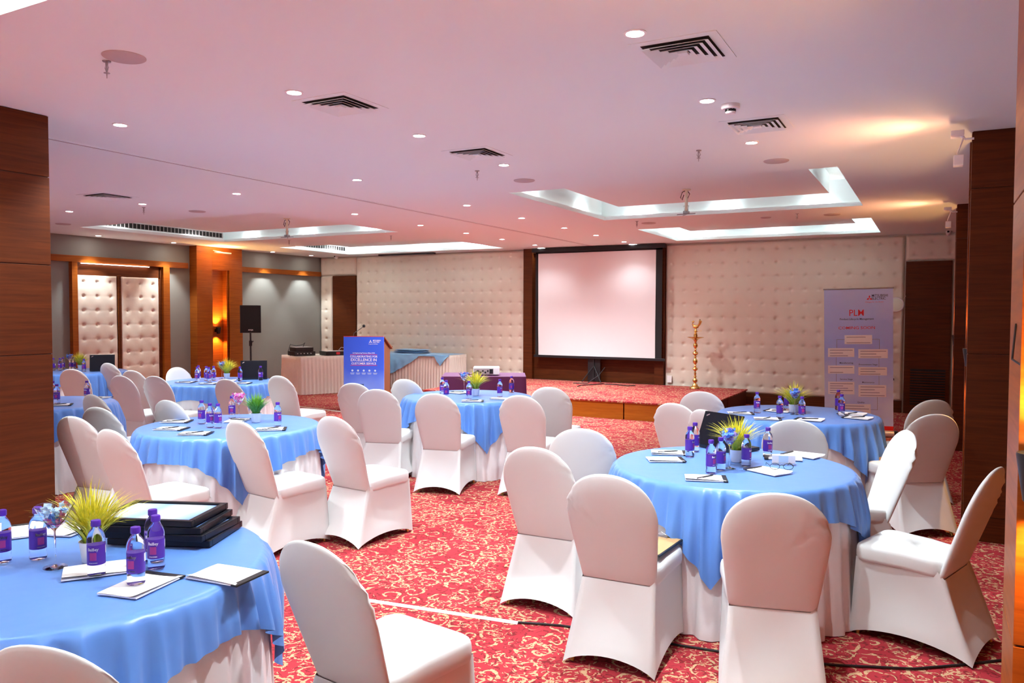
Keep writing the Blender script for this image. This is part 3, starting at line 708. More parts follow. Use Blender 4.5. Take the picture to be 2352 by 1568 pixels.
# ------------------------------------------------------------------ round tables
ZT = .77
def top_wrinkle(x, y, seed): return .0018*noise.noise(Vector((x*3.2+seed, y*3.2, 1)))+.0010*noise.noise(Vector((x*9, y*2.2+seed, 4)))
def skirt_round(seed, R0=.665, R1=.70, n=34):
    NA = 360; vs = []; fs = []; NV = 16
    ph = [random.uniform(0, 6.28) for _ in range(6)]
    for v in range(NV+1):
        t = v/NV; z = .752*(1-t)+.004*t
        for i in range(NA):
            a = 2*PI*i/NA
            f = .55*math.sin(n*a+ph[0]+1.1*math.sin(3*a+ph[1]))+.3*math.sin((n*.5+1.0)//1*a+ph[2]+.8*math.sin(5*a+ph[3]))+.25*math.sin(61*a+ph[4])
            r = R0+(R1-R0)*t + .022*t**.7*f*(1-.0*t)
            if t > .92: r += .010*math.sin(17*a+ph[5])
            vs.append((r*math.cos(a), r*math.sin(a), z))
    for v in range(NV):
        for i in range(NA):
            j = (i+1) % NA; fs.append((v*NA+i, (v+1)*NA+i, (v+1)*NA+j, v*NA+j))
    # top disc
    o = len(vs); vs.append((0, 0, .752)); 
    for i in range(NA): fs.append((i, (i+1) % NA, o))
    b = B(); b.add(vs, fs); return b.mesh('cloth', 'satin_white', 'all')
def overlay(seed, rot, half=.845, soft=1.):
    rnd = random.Random(seed); NA = 480; R0 = .672; vs = []; fs = []
    ph = [rnd.uniform(0, 6.28) for _ in range(8)]
    rads = [.0, .1, .2, .3, .4, .5, .58, .63, .655, .668]
    for r in rads[1:]:
        for i in range(NA):
            a = 2*PI*i/NA; x, y = r*math.cos(a), r*math.sin(a); z = ZT-.004+top_wrinkle(x, y, seed)*(1 if r < .6 else .4)
            if r > .66: z -= .004
            vs.append((x, y, z))
    NV = 18
    for v in range(1, NV+1):
        t = v/NV
        for i in range(NA):
            a = 2*PI*i/NA; q = a-rot; L = half/max(abs(math.cos(q)), abs(math.sin(q)))
            c = abs(math.sin(2*q))                       # 1 at the corners of the square
            drop = L-R0-.02*c
            drop += .008*math.sin(9*a+ph[0])
            s = t*drop; s = max(s, 1e-4)
            g = math.sin(21*a+ph[1]+1.8*math.sin(2*a+ph[2])); g2 = math.sin(37*a+ph[3]+1.5*math.sin(3*a+ph[4])+s*4)
            f = .55*(1-abs(g)**.7*2)+.42*g2+.22*math.sin(63*a+ph[5]+2*math.sin(5*a))
            amp = .028*min(1, s/.22)**.7*(.8+.6*c)
            r = R0+.012*(1-math.exp(-s/.02))+.018*min(1, s/.4)+amp*(f+.75)
            z = ZT-.008-s*(1-.02)
            z += .0
            vs.append((r*math.cos(a), r*math.sin(a), z))
    nr = len(rads)-1+NV
    o = len(vs); vs.append((0, 0, ZT-.004))
    for i in range(NA): fs.append((i, (i+1) % NA, o))
    for k in range(nr-1):
        for i in range(NA):
            j = (i+1) % NA; fs.append((k*NA+i, (k+1)*NA+i, (k+1)*NA+j, k*NA+j))
    b = B(); b.add(vs, fs); return b.mesh('overlay', 'satin_blue', 'all')
tb = B(); tb.lathe([(.655, .735), (.66, .74), (.66, .749), (.655, .751)], 48); TTOP = tb.mesh('tabletop', 'beige_plastic')
TLEG = []
for q in range(4):
    a = PI/4+q*PI/2; tb = B(); tb.tube([(.35*math.cos(a), .35*math.sin(a), .735), (.45*math.cos(a), .45*math.sin(a), .002)], .014); TLEG.append(tb.mesh('leg', 'grey_metal'))
TAB = dict(T1=(-2.665, 1.64, 'front left table', 5), T2=(-4.82, 4.30, 'middle left table', 11), T3=(-7.985, 6.96, 'rear left table', 20), T4=(-7.56, 4.42, 'pillar table', 10),
           T5=(-11.12, 7.08, 'far left table', 40), T6=(-4.32, 7.035, 'centre table', 1), T7=(-1.02, 4.585, 'front right table', 50), T8=(-1.045, 7.237, 'rear right table', 13))
TX = dict(T1='with a stack of black frames', T2='with a green grass pot', T3='beside the loudspeaker', T4='half hidden by the left pillar', T5='before the padded double door', T6='in front of the purple projector table', T7='with an open laptop and eyeglasses', T8='in front of the roll-up banner')
for k, (x, y, nm, rot) in TAB.items():
    t = thing('round_table', 'round table under cloths, the %s %s' % (nm, TX[k]), 'table', (x, y, 0), 0, 'round banquet tables')
    obj('tabletop', TTOP, t)
    for l in TLEG: obj('leg', l, t)
    tag(obj('floor_tablecloth', skirt_round(x), None, (x, y, 0)), 'white satin floor-length tablecloth under the blue cloth of the %s' % nm, 'tablecloth', 'white floor-length tablecloths')
    tag(obj('blue_tablecloth', overlay(int(x*100) % 97, R(rot)), None, (x, y, 0)), 'blue satin cloth over the %s %s' % (nm, TX[k]), 'tablecloth', 'blue satin tablecloths')

# ------------------------------------------------------------------ table-top things
prof = [(.020, 0), (.0265, .003), (.0285, .010), (.0265, .022), (.0272, .032), (.0275, .04), (.0275, .105), (.0285, .115), (.0275, .13), (.022, .145), (.0145, .156), (.012, .162), (.012, .170)]
b = B(); b.lathe(prof, 24); BOT = b.mesh('body', 'clear_plastic', True)
b = B(); b.lathe([(.0278, .040), (.0280, .042), (.0280, .104), (.0278, .106)], 28); LAB = b.mesh('label', 'purple_label', True)
b = B(); b.lathe([(.0145, .164), (.0155, .166), (.0155, .181), (.014, .184), (.004, .1845)], 20); CAP = b.mesh('cap', 'purple_cap', True)
def wrap(me, r):
    for v in me.vertices:
        a = v.co.x/r; rr = r-v.co.y*0+.0004
        v.co.x, v.co.y = rr*math.sin(a), -rr*math.cos(a)
    me.update()
def mk_label_art(small):
    parts = []
    me = text_bm('Bailley', .0135, vert_T(0, 0, .088), 'white_ink', off=.0004); wrap(me, .0281); parts.append(me)
    if not small:
        b = B()
        for i in range(12): 
            x0 = -.011+.022*i/12; b.quad((x0, 0, .056), (x0+.022/12, 0, .056), (x0+.022/12, 0, .082), (x0, 0, .082))
        m2 = b.mesh('panel', 'label_red'); wrap(m2, .0280); parts.append(m2)
        m3 = text_bm('+FORTIFIED', .0052, vert_T(0, 0, .046), 'white_ink', off=.0002); wrap(m3, .0281); parts.append(m3)
    b = B()
    for i in range(8):
        x0 = .045+.018*i/8; b.quad((x0, 0, .074), (x0+.018/8, 0, .074), (x0+.018/8, 0, .100), (x0, 0, .100))
    m4 = b.mesh('white_box', 'white_ink'); wrap(m4, .0281)
    parts.append(m4)
    return parts
ART = mk_label_art(False)
bproto = {}
def bottle(px, py, label, rz=0, lift=0., tab='', xy=None):
    p = at(px, py, ZT) if xy is None else Vector((*xy, ZT))
    if 'b' not in bproto:
        t = thing('water_bottle', '', 'bottle'); obj('body', BOT, t); l = obj('label', LAB, t); obj('cap', CAP, t)
        for me, nm in zip(ART, ('lettering', 'red_panel', 'small_lettering', 'barcode_box')): obj(nm, me, l)
        bproto['b'] = t; c = t
    else: c = copy_tree(bproto['b'])
    c.location = (p.x, p.y, ZT+lift); c.rotation_euler = (0, 0, R(rz)); tag(c, label, 'bottle', 'purple capped water bottles on the tables'); return c
BOTT = dict(
 T1=[(6, 1290, 60, 'at the left edge of the picture'), (88, 1283, 80, 'behind the stem glass, barcode side out'), (222, 1325, 35, 'standing on a notepad before the plant'), (313, 1345, 20, 'nearest one, standing on the slanted notepad'), (359, 1305, 32, 'before the stack of black frames'), (352, 1288, 32, 'hidden behind another bottle by the black frames')],
 T7=[(1584, 1048, 80, 'leftmost of six'), (1596, 1036, 90, 'second from left, behind the leftmost'), (1632.6, 1086, 60, 'nearest to the camera'), (1655, 1079, 75, 'just behind the nearest one'), (1714, 1070, 80, 'in front of the plant pot'), (1763, 1050, 40, 'rightmost of six')],
 T8=[(1738.5, 947.5, 30, 'leftmost of six'), (1790.7, 958.6, 80, 'left of the plant, near edge'), (1807.5, 939.4, 60, 'behind the plant on its left'), (1841.5, 960.6, 30, 'just before the stem glass'), (1932.5, 953.7, 10, 'rightmost of six'), (1925, 941, 50, 'right side, partly behind another')],
 T6=[(1016, 906, 30, 'leftmost, partly hidden behind another'), (1025, 914, 30, 'second from left, near edge'), (1077, 916, 25, 'in front of the plant'), (1148, 911, 80, 'right of the plant'), (1175, 902, 20, 'rightmost one')],
 T2=[(463.5, 972.7, 20, 'leftmost of five'), (482.6, 981, 75, 'second from left'), (501, 982, 85, 'third from left, by the chair top'), (533, 960, 40, 'beside the glass of pink petals'), (638, 978, 80, 'right of the green plant')],
 T3=[(453, 876, 30, 'leftmost, near one of two in line'), (456, 871.5, 40, 'behind the leftmost one'), (474, 874, 60, 'in the cluster of three, left'), (480, 876.5, 80, 'in the cluster of three, front'), (491, 873.5, 10, 'in the cluster of three, right'), (551.5, 875, 70, 'just left of the laptop'), (598.7, 873, 20, 'in front of the laptop')],
 T5=[(123, 850.5, 10, 'next to the left pillar'), (138, 850.5, 30, 'second from the pillar'), (145, 848.5, 50, 'third from the pillar'), (163, 848, 30, 'left of the plant'), (170, 848.6, 70, 'close left of the plant'), (193, 853, 30, 'right of the plant'), (241, 850, 40, 'before the laptop, behind a chair top')],
 T4=[(131, 926, 40, 'next to the pillar, near edge'), (122, 917, 70, 'touching the pillar edge, farther one'), (200, 916, 20, 'behind the chair back at its right side')])
for k, l in BOTT.items():
    for px, py, rz, w in l:
        lift = .007 if (k == 'T1' and px in (222, 313)) else 0
        bottle(px, py, 'purple-capped water bottle on the %s, %s' % (TAB[k][2], w), rz, lift)
# stem glasses with petals
gp = [(.038, 0), (.038, .0015), (.012, .004), (.0035, .010), (.003, .06), (.0032, .125), (.010, .135), (.024, .15), (.034, .165), (.048, .190), (.062, .215)]
gin = [(.0608, .215), (.0466, .191), (.0325, .167), (.0225, .153), (.004, .140)]
b = B(); b.lathe(gp+gin, 32); GLS = b.mesh('glass_body', 'glass', True)
def petals(mats, seed):
    rnd = random.Random(seed); b = B()
    for i in range(64):
        h = rnd.random(); z = .150+.070*h; rmax = .014+(z-.148)*.62
        a = rnd.uniform(0, 6.28); r = rmax*math.sqrt(rnd.random())*.92; s = rnd.uniform(.009, .016)
        T = Matrix.Translation((r*math.cos(a), r*math.sin(a), z)) @ Matrix.Rotation(rnd.uniform(0, 6), 4, Vector((rnd.random(), rnd.random(), rnd.random()+.1)))
        vs = []
        for yy in range(4):
            for xx in range(4): vs.append(((xx/3-.5)*s*1.6, (yy/3-.5)*s*1.6, rnd.uniform(-.35, .35)*s))
        fs = [(q*4+w, q*4+w+1, q*4+w+5, q*4+w+4) for q in range(3) for w in range(3)]
        b.add(vs, fs, 0 if h > .45 and rnd.random() < .75 else (1 if rnd.random() < .7 else 2), T)
    return b.mesh('petals', mats)
mat('petal_lilac', (.40, .22, .62), .6); PB = petals(['petal_blue', 'petal_lilac', 'petal_pale'], 3); PB1 = petals(['petal_pale', 'petal_pink', 'petal_blue'], 9); PP = petals(['petal_pink', 'petal_pink', 'paper'], 5)
GL = dict(T1=(127, 1302), T7=(1675, 1075), T8=(1825, 951), T6=(1066, 902), T2=(549, 966), T3=(510, 870), T5=(159, 847))
first = None
for k, (px, py) in GL.items():
    p = at(px, py, ZT)
    g = obj('stem_glass', GLS, None, p); tag(g, 'clear martini-shaped stem glass filled with petals on the %s' % TAB[k][2], 'glass', 'stem glasses used as centrepieces')
    pm = PP if k == 'T2' else (PB1 if k == 'T1' else PB)
    q = obj('petals', pm, None, p); tag(q, ('pink' if k == 'T2' else 'blue and pink') + ' crumpled petals filling the stem glass on the %s' % TAB[k][2], 'petals', None, 'stuff')
def foliage(seed, mname, n=360, hgt=.235, spread=1.35):
    rnd = random.Random(seed); b = B()
    for i in range(n):
        a = rnd.uniform(0, 2*PI); r0 = rnd.uniform(0, .026); L_ = hgt*rnd.uniform(.62, 1.05); lean = rnd.uniform(.05, .85)**1.0*spread; w = rnd.uniform(.0022, .0042)
        d = Vector((math.cos(a), math.sin(a), 0)); sd = Vector((-math.sin(a), math.cos(a), 0)); vs = []; fs = []; NS = 6
        tw = rnd.uniform(-.3, .3)
        for k in range(NS+1):
            t = k/NS; out = r0+L_*(lean*t**1.5*.75+.04*t); z = .060+L_*(t-.36*lean*t**2.6)*(1-.12*lean)
            c = d*out+Vector((0, 0, z))+sd*(tw*L_*t*t*.5); ww = w*(1-t**2.2)+.0002
            vs += [tuple(c-sd*ww), tuple(c+sd*ww)]
        for k in range(NS): fs.append((2*k, 2*k+1, 2*k+3, 2*k+2))
        b.add(vs, fs)
    return b.mesh('foliage', mname, 'all')
b = B(); b.lathe([(.030, 0), (.032, .002), (.041, .070), (.043, .074), (.039, .074), (.036, .064), (.004, .062)], 28); POT = b.mesh('pot', 'pot_white', True)
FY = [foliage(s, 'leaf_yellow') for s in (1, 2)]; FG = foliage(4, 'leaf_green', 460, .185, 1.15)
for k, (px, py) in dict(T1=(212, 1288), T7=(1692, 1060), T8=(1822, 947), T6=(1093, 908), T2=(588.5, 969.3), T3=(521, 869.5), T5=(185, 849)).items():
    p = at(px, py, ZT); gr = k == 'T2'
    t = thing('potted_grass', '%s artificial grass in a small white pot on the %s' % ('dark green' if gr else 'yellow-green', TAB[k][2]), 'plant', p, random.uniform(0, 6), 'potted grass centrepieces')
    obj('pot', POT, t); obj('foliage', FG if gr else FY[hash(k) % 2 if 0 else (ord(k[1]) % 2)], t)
# notepads and pens
def pad_mesh():
    b = B(); NX, NY = 10, 8; vs = []; fs = []; w, h = .148, .21
    for j in range(NY+1):
        for i in range(NX+1):
            u, v = i/NX, j/NY; curl = .010*max(0, (u-.7)/.3)**2*(1-v)
            vs.append(((u-.5)*w, (v-.5)*h, .005+curl+.0012*math.sin(u*5+v*3)))
    o = len(vs)
    for j in range(NY):
        for i in range(NX): a = j*(NX+1)+i; fs.append((a, a+1, a+NX+2, a+NX+1))
    b.add(vs, fs); b.box(-w/2, w/2, -h/2, h/2, .0005, .0042); return b.mesh('sheets', 'paper')
PAD = pad_mesh()
b = B(); b.box(-.078, .078, .088, .112, .0, .0062); BIND = b.mesh('binding', 'black_plastic', bevel=.001)
b = B(); b.tube([(0, -.07, 0), (0, .055, 0), (0, .062, 0), (0, .07, 0)], [.0038, .0038, .003, .0008], 8); PEN = b.mesh('barrel', 'black_gloss', True)
b = B(); b.tube([(.0045, -.068, 0), (.0055, -.03, .001)], .0008, 5); b.tube([(0, -.074, 0), (0, -.07, 0)], .0030, 8); CLIP = b.mesh('clip', 'chrome')
PADS = dict(
 T1=[(225, 1310, -35, 0, 'under a bottle before the plant'), (325, 1345, 12, 0, 'nearest, slanted, under the nearest bottle'), (520, 1322, -84, 0, 'at the right edge with its black binding showing'), (60, 1220, 60, 0, 'behind the leftmost bottles'), (165, 1215, 20, 0, 'behind the plant')],
 T7=[(1535, 1040, -70, 1, 'upper left with a pen'), (1528, 1056, -62, 0, 'left with its corner lifted'), (1620, 1099, -72, 1, 'nearest edge, pen shadowed on it'), (1765, 1083, 60, 0, 'under the eyeglasses'), (1845, 1046, 70, 0, 'right rear beside the bottle'), (1800, 1052, 100, 0, 'right, partly under the card box')],
 T8=[(1700, 949, -70, 1, 'far left'), (1762, 962, -75, 1, 'near left edge'), (1788, 944, 80, 1, 'behind the left bottles'), (1860, 964, 85, 1, 'nearest edge by the chair back'), (1958, 951, 80, 1, 'rear right'), (1970, 960, 76, 1, 'near right edge')],
 T6=[(1085, 921, -62, 1, 'near edge before the plant'), (1150, 916, -70, 0, 'near right edge'), (1050, 902, 80, 1, 'left of the plant')],
 T2=[(405, 968, -58, 1, 'far left'), (393, 985, -66, 1, 'near left edge'), (448, 996, -60, 1, 'nearest edge'), (622, 986, -50, 1, 'right side before a bottle'), (545, 966, 30, 1, 'middle, below the petals')],
 T3=[(425, 878, -60, 1, 'left side'), (478, 881, -60, 1, 'near edge'), (555, 880, -60, 1, 'near right edge'), (528, 874, 40, 0, 'beside the plant')],
 T4=[(135, 930, -40, 1, 'next to the pillar'), (228, 914, 20, 1, 'right edge')])
lifts = {}
for k, l in PADS.items():
    for i, (px, py, rz, pen, w) in enumerate(l):
        p = at(px, py, ZT); p.z = ZT+.0005+.0002*i
        t = thing('notepad', 'white notepad on the %s, %s' % (TAB[k][2], w), 'notepad', p, R(rz), 'notepads on the tables'); obj('sheets', PAD, t); obj('binding', BIND, t)
        if pen:
            q = thing('pen', 'black pen on the notepad of the %s, %s' % (TAB[k][2], w), 'pen', (p.x, p.y, p.z+.0105), R(rz+25+(i*37) % 50), 'pens on the notepads'); obj('barrel', PEN, q); obj('clip', CLIP, q)
# laptops
def laptop(x, y, rz, open_deg, label):
    t = thing('laptop', label, 'laptop', (x, y, ZT), R(rz), 'open laptops'); w, d = .33, .23       # hinge at local y=0, base towards +y, lid back faces -y
    b = B(); b.box(-w/2, w/2, 0, d, .001, .022); bs = obj('base', b.mesh('base', 'black_plastic', bevel=.003), t)
    b = B()
    for i in range(13):
        for j in range(5): b.box(-.145+i*.0225, -.126+i*.0225, .03+j*.021, .048+j*.021, .022, .0235)
    obj('keyboard', b.mesh('k', 'black_mesh'), bs)
    T = Matrix.Translation((0, .0, .02)) @ Matrix.Rotation(R(open_deg), 4, 'X')
    b = B(); b.box(-w/2, w/2, -.006, .004, 0, .225, 0, T); l = obj('lid', b.mesh('lid', 'black_gloss', bevel=.002), t)
    b = B(); b.box(-w/2+.012, w/2-.012, .0041, .0048, .018, .212, 0, T); obj('screen', b.mesh('sc', 'teal_case'), l)
    b = B(); TT = T @ Matrix.Translation((-w/2+.035, -.0064, .20)) @ Matrix.Rotation(R(-28), 4, 'Y'); b.box(-.014, .014, 0, .0004, -.004, .004, 0, TT); obj('logo_plate', b.mesh('lg', 'chrome'), l)
    return t
laptop(-1.225, 5.03, -30, -22, 'open black laptop on the front right table, its tilted lid towards the camera')
p = at(583, 871, ZT); laptop(p.x, p.y, 42, -8, 'open black laptop on the rear left table, upright lid beside the loudspeaker stand')
p = at(235, 852, ZT); laptop(p.x, p.y, 52, -14, 'open black laptop on the far left table before the padded door')
# stack of framed pictures on the front left table
for k, (dx, dy, rz, w) in enumerate([(.02, .03, 24, 'lowest of four'), (0.02, .015, 20, 'second from the bottom of four'), (.0, .0, 25, 'third from the bottom of four'), (-.03, .0, 22, 'topmost of four, blue picture showing')]):
    p = at(385, 1232, ZT); hx, hy = .20, .145
    t = thing('picture_frame', 'black picture frame stacked on the front left table, ' + w, 'picture frame', (p.x+dx, p.y+dy, ZT+.001+k*.0255), R(rz), 'stack of black picture frames')
    b = B()
    for x0, x1, y0, y1 in ((-hx, hx, -hy, -hy+.022), (-hx, hx, hy-.022, hy), (-hx, -hx+.022, -hy+.0221, hy-.0221), (hx-.022, hx, -hy+.0221, hy-.0221)): b.box(x0, x1, y0, y1, 0, .0245)
    obj('frame', b.mesh('f', 'black_gloss', bevel=.003), t)
    b = B(); b.box(-hx+.022, hx-.022, -hy+.022, hy-.022, .012, .016); obj('picture', b.mesh('pc', 'photo_print'), t)
# eyeglasses and card box on the front right table
p = at(1795, 1083, ZT); t = thing('eyeglasses', 'black-rimmed folded eyeglasses lying open on a notepad on the front right table', 'eyeglasses', (p.x, p.y, ZT+.012), R(20))
for sx in (-1, 1):
    b = B(); pts = [(sx*.036+.026*math.cos(a), 0, .017+.017*math.sin(a)) for a in [2*PI*i/18 for i in range(19)]]; b.tube(pts, .0016, 6); obj('rim', b.mesh('r', 'black_plastic'), t)
    b = B(); b.tube([(sx*.064, 0, .022), (sx*.066, .07, .021), (sx*.064, .11, .018), (sx*.06, .138, .0)], .0017, 6); obj('temple', b.mesh('tm', 'black_plastic'), t)
b = B(); b.tube([(-.010, 0, .022), (0, 0, .026), (.010, 0, .022)], .0016, 6); obj('bridge', b.mesh('bg', 'black_plastic'), t)
p = at(1800, 1066, ZT); t = thing('card_holder', 'clear upright holder with blue and white card on the front right table', 'card holder', (p.x, p.y, ZT+.007), R(18))
b = B(); b.box(-.065, .065, -.002, .002, 0, .045); obj('card', b.mesh('c', 'paper'), t)
b = B(); b.box(-.028, .025, -.0026, -.0021, .003, .042); obj('blue_print', b.mesh('c', 'petal_pale'), t)
b = B(); b.box(-.067, .067, -.02, .02, -.003, -.0005); b.box(-.067, .067, .0022, .0032, -.003, .047); obj('stand', b.mesh('c', 'glass'), t)
# clipboard on the chair seat
t = thing('clipboard', 'tan black-rimmed clipboard on a chair seat at the front right table', 'clipboard', (-1.235, 3.74, .487), R(-4))
b = B(); b.box(-.12, .12, -.16, .16, 0, .010); obj('board', b.mesh('c', 'black_plastic', bevel=.002), t)
b = B(); b.box(-.112, .112, -.152, .152, .0102, .0112); obj('cover', b.mesh('c', 'tan_board'), t)
b = B(); b.box(-.05, .05, .11, .15, .0114, .018); b.tube([(-.04, .15, .018), (0, .165, .03), (.04, .15, .018)], .002, 6); obj('clip', b.mesh('c', 'chrome'), t)

# ------------------------------------------------------------------ skirted rectangular tables
def skirt_rect(lx, ly, h, mname, pitch=.075, amp=.018, seed=1, plain=False):
    """rectangular cloth with pleated skirt, centre origin"""
    pts = []; N = 0; per = [(-lx/2, -ly/2), (lx/2, -ly/2), (lx/2, ly/2), (-lx/2, ly/2)]
    rnd = random.Random(seed); vs = []; fs = []; step = .012 if not plain else .03
    base = []
    for i in range(4):
        p, q = Vector(per[i]), Vector(per[(i+1) % 4]); L_ = (q-p).length; n = int(L_/step); d = (q-p)/L_; nn = Vector((d.y, -d.x))
        for k in range(n): base.append((p+d*(L_*k/n), nn, i*7+L_*k/n, min(k, n-k)/6))
    K = len(base); NV = 10
    for v in range(NV+1):
        t = v/NV; z = h-(h-.004)*t
        for p, nn, s, e in base:
            f = math.sin(2*PI*s/pitch+1.2*math.sin(s*5.1+seed)); a = amp*min(1, t*2.5)*min(1, e)
            if plain: f = math.sin(2*PI*s/.5+1.5*math.sin(s*3)); a = .012*t
            q = p+nn*(.004+a*(f+1)+.012*t)
            vs.append((q.x, q.y, z))
    for v in range(NV):
        for i in range(K): j = (i+1) % K; fs.append((v*K+i, (v+1)*K+i, (v+1)*K+j, v*K+j))
    o = len(vs); vs.append((0, 0, h))
    for i in range(K): fs.append((i, (i+1) % K, o))
    b = B(); b.add(vs, fs); return b.mesh('cloth', mname, 'all' if not plain else True)
def rect_table(name, lab, x, y, rz, lx, ly, h, cmat, clab, **kw):
    t = thing('folding_table', lab, 'table', (x, y, 0), R(rz)); b = B(); b.box(-lx/2+.01, lx/2-.01, -ly/2+.01, ly/2-.01, h-.03, h-.006); obj('tabletop', b.mesh('tt', 'beige_plastic'), t)
    for sx in (-1, 1):
        for sy in (-1, 1):
            b = B(); b.tube([(sx*(lx/2-.1), sy*(ly/2-.08), .002), (sx*(lx/2-.1), sy*(ly/2-.08), h-.03)], .014); obj('leg', b.mesh('l', 'grey_metal'), t)
    c = obj(name, skirt_rect(lx, ly, h, cmat, **kw), None, (x, y, 0), R(rz)); tag(c, clab, 'tablecloth'); return t, c
# equipment table: its long side faces right, near corner at A
A = Vector((-11.02, 11.62)); dv = Vector((math.cos(R(64)), math.sin(R(64)))); nv = Vector((-dv.y, dv.x))
c = A+dv*.95+nv*.55
rect_table('table_skirt', 'equipment table hidden under a pleated cream skirt, left of the podium', c.x, c.y, 64, 1.9, 1.10, .75, 'satin_cream', 'cream pleated skirt cloth of the equipment table by the grey wall', seed=2)
eq = lambda a, q: Vector(A+dv*a+nv*q)
p = eq(.24, .60); t = thing('mixing_desk', 'black sound mixer stacked on a power unit, left end of the equipment table', 'audio equipment', (p.x, p.y, .752), R(64))
b = B(); b.box(-.22, .22, -.20, .20, .004, .09); obj('lower_case', b.mesh('c', 'black_plastic', bevel=.006), t)
b = B(); b.box(-.19, .19, -.17, .17, .092, .17); obj('upper_case', b.mesh('c', 'black_plastic', bevel=.006), t)
b = B(); b.box(-.175, .175, -.155, .155, .171, .176); obj('top_plate', b.mesh('c', 'silver_plastic'), t)
for i in range(5):
    b = B(); b.lathe([(.012, 0), (.010, .02)], 12, 0, Matrix.Translation((-.16+i*.07, -.2, .05)) @ Matrix.Rotation(R(90), 4, 'X')); obj('knob', b.mesh('k', 'silver_plastic'), t)
b = B(); b.tube([(.05, .05, .17), (.08, .02, .26), (.02, .0, .22), (-.1, .05, .2), (-.2, .1, .23), (-.24, .1, .1), (-.24, .0, .005)], .006); obj('cord', b.mesh('k', 'black_plastic'), t)
p = eq(.85, .38); t = thing('amplifier', 'low black amplifier with silver top and cords, right end of the equipment table', 'audio equipment', (p.x, p.y, .752), R(64))
b = B(); b.box(-.24, .24, -.18, .18, .004, .085); obj('case', b.mesh('c', 'black_plastic', bevel=.006), t)
b = B(); b.box(-.225, .225, -.165, .165, .086, .09); obj('top_plate', b.mesh('c', 'silver_plastic'), t)
b = B(); b.box(-.02, .06, -.183, -.18, .02, .07); obj('red_display', b.mesh('c', 'red_ink'), t)
b = B(); b.tube([(.10, .0, .09), (.14, -.05, .16), (.26, -.08, .15), (.30, -.1, .05), (.27, -.12, .005)], .006); obj('cord', b.mesh('k', 'silver_plastic'), t)
# loudspeaker and stand
sx_, sy_ = -12.30, 11.53
t = thing('speaker_stand', 'black tripod stand carrying the loudspeaker by the grey wall', 'stand', (sx_, sy_, 0))
b = B(); b.tube([(0, 0, .25), (0, 0, 1.22)], .018, 12); obj('pole', b.mesh('p', 'black_plastic', True), t)
b = B(); b.lathe([(.03, .95), (.032, .96), (.032, 1.05), (.028, 1.06)], 16); obj('collar', b.mesh('p', 'black_plastic', True), t)
b = B(); b.tube([(.03, 0, 1.02), (.08, 0, 1.05)], .009); obj('knob', b.mesh('p', 'black_plastic'), t)
for q in range(3):
    a = q*2*PI/3+.4; b = B(); b.tube([(.02*math.cos(a), .02*math.sin(a), .62), (.42*math.cos(a), .42*math.sin(a), .01)], .011); obj('leg', b.mesh('p', 'black_plastic'), t)
t = thing('loudspeaker', 'black loudspeaker on a tripod stand before the grey wall', 'loudspeaker', (sx_, sy_, 1.22), R(48))
b = B(); vs = [(-.205, -.16, 0), (.205, -.16, 0), (.15, .16, 0), (-.15, .16, 0)]; b.add([(*v[:2], z) for z in (0, .56) for v in vs], [(0, 3, 2, 1), (4, 5, 6, 7), (0, 1, 5, 4), (1, 2, 6, 5), (2, 3, 7, 6), (3, 0, 4, 7)]); obj('cabinet', b.mesh('c', 'black_plastic', bevel=.012), t)
b = B(); b.box(-.19, .19, -.168, -.159, .02, .54); gr_ = obj('grille', b.mesh('g', 'black_mesh', bevel=.006), t)
obj('brand_lettering', text_bm('AHUJA', .032, vert_T(0, -.1695, .05), 'white_ink', off=.0012), gr_)
b = B(); b.box(.165, .190, .0, .06, .33, .42, 0); obj('handle', b.mesh('h', 'black_gloss', bevel=.004), t)
# table with blue cloths left of the stage
t, c = rect_table('table_skirt', 'folding table with cream skirt against the end wall between podium and stage', -9.86, 14.06, 0, 1.95, .66, .75, 'satin_cream', 'cream pleated skirt cloth of the table against the end wall', seed=5)
NX, NY = 60, 40; vs = []; fs = []; rnd = random.Random(3)
# blue cloth thrown over: hangs low at left, rises to the right
for i in range(NX+1):
    u = i/NX; x = -10.86+1.98*u
    drop = .62*max(0, 1-u/.62)**.8+.03+(.20*max(0, 1-abs(u-.90)/.085))
    for j in range(NY+1):
        v = j/NY
        if v < .4: y = 14.36-(14.36-13.70)*(v/.4); z = .756+.004*noise.noise(Vector((x*6, y*6, 1)))
        else:
            s = (v-.4)/.6*drop; y = 13.695-.012-.02*min(1, s*8)-.03*(.5+.5*math.sin(x*26+2*math.sin(s*6)))*min(1, s*4); z = .752-s
        vs.append((x, y+.018*noise.noise(Vector((x*7, z*9, 3)))*(1 if v > .4 else 0), z))
for i in range(NX):
    for j in range(NY): a = i*(NY+1)+j; fs.append((a, a+1, a+NY+2, a+NY+1))
b = B(); b.add(vs, fs); mat('satin_sky', (.27, .58, .92), .34, sheen=.15, bump=(9, .5, .01))
tag(obj('blue_tablecloth', b.mesh('bc', 'satin_sky', 'all')), 'light blue satin cloth thrown askew over the skirted table beside the stage', 'tablecloth', 'blue satin tablecloths')
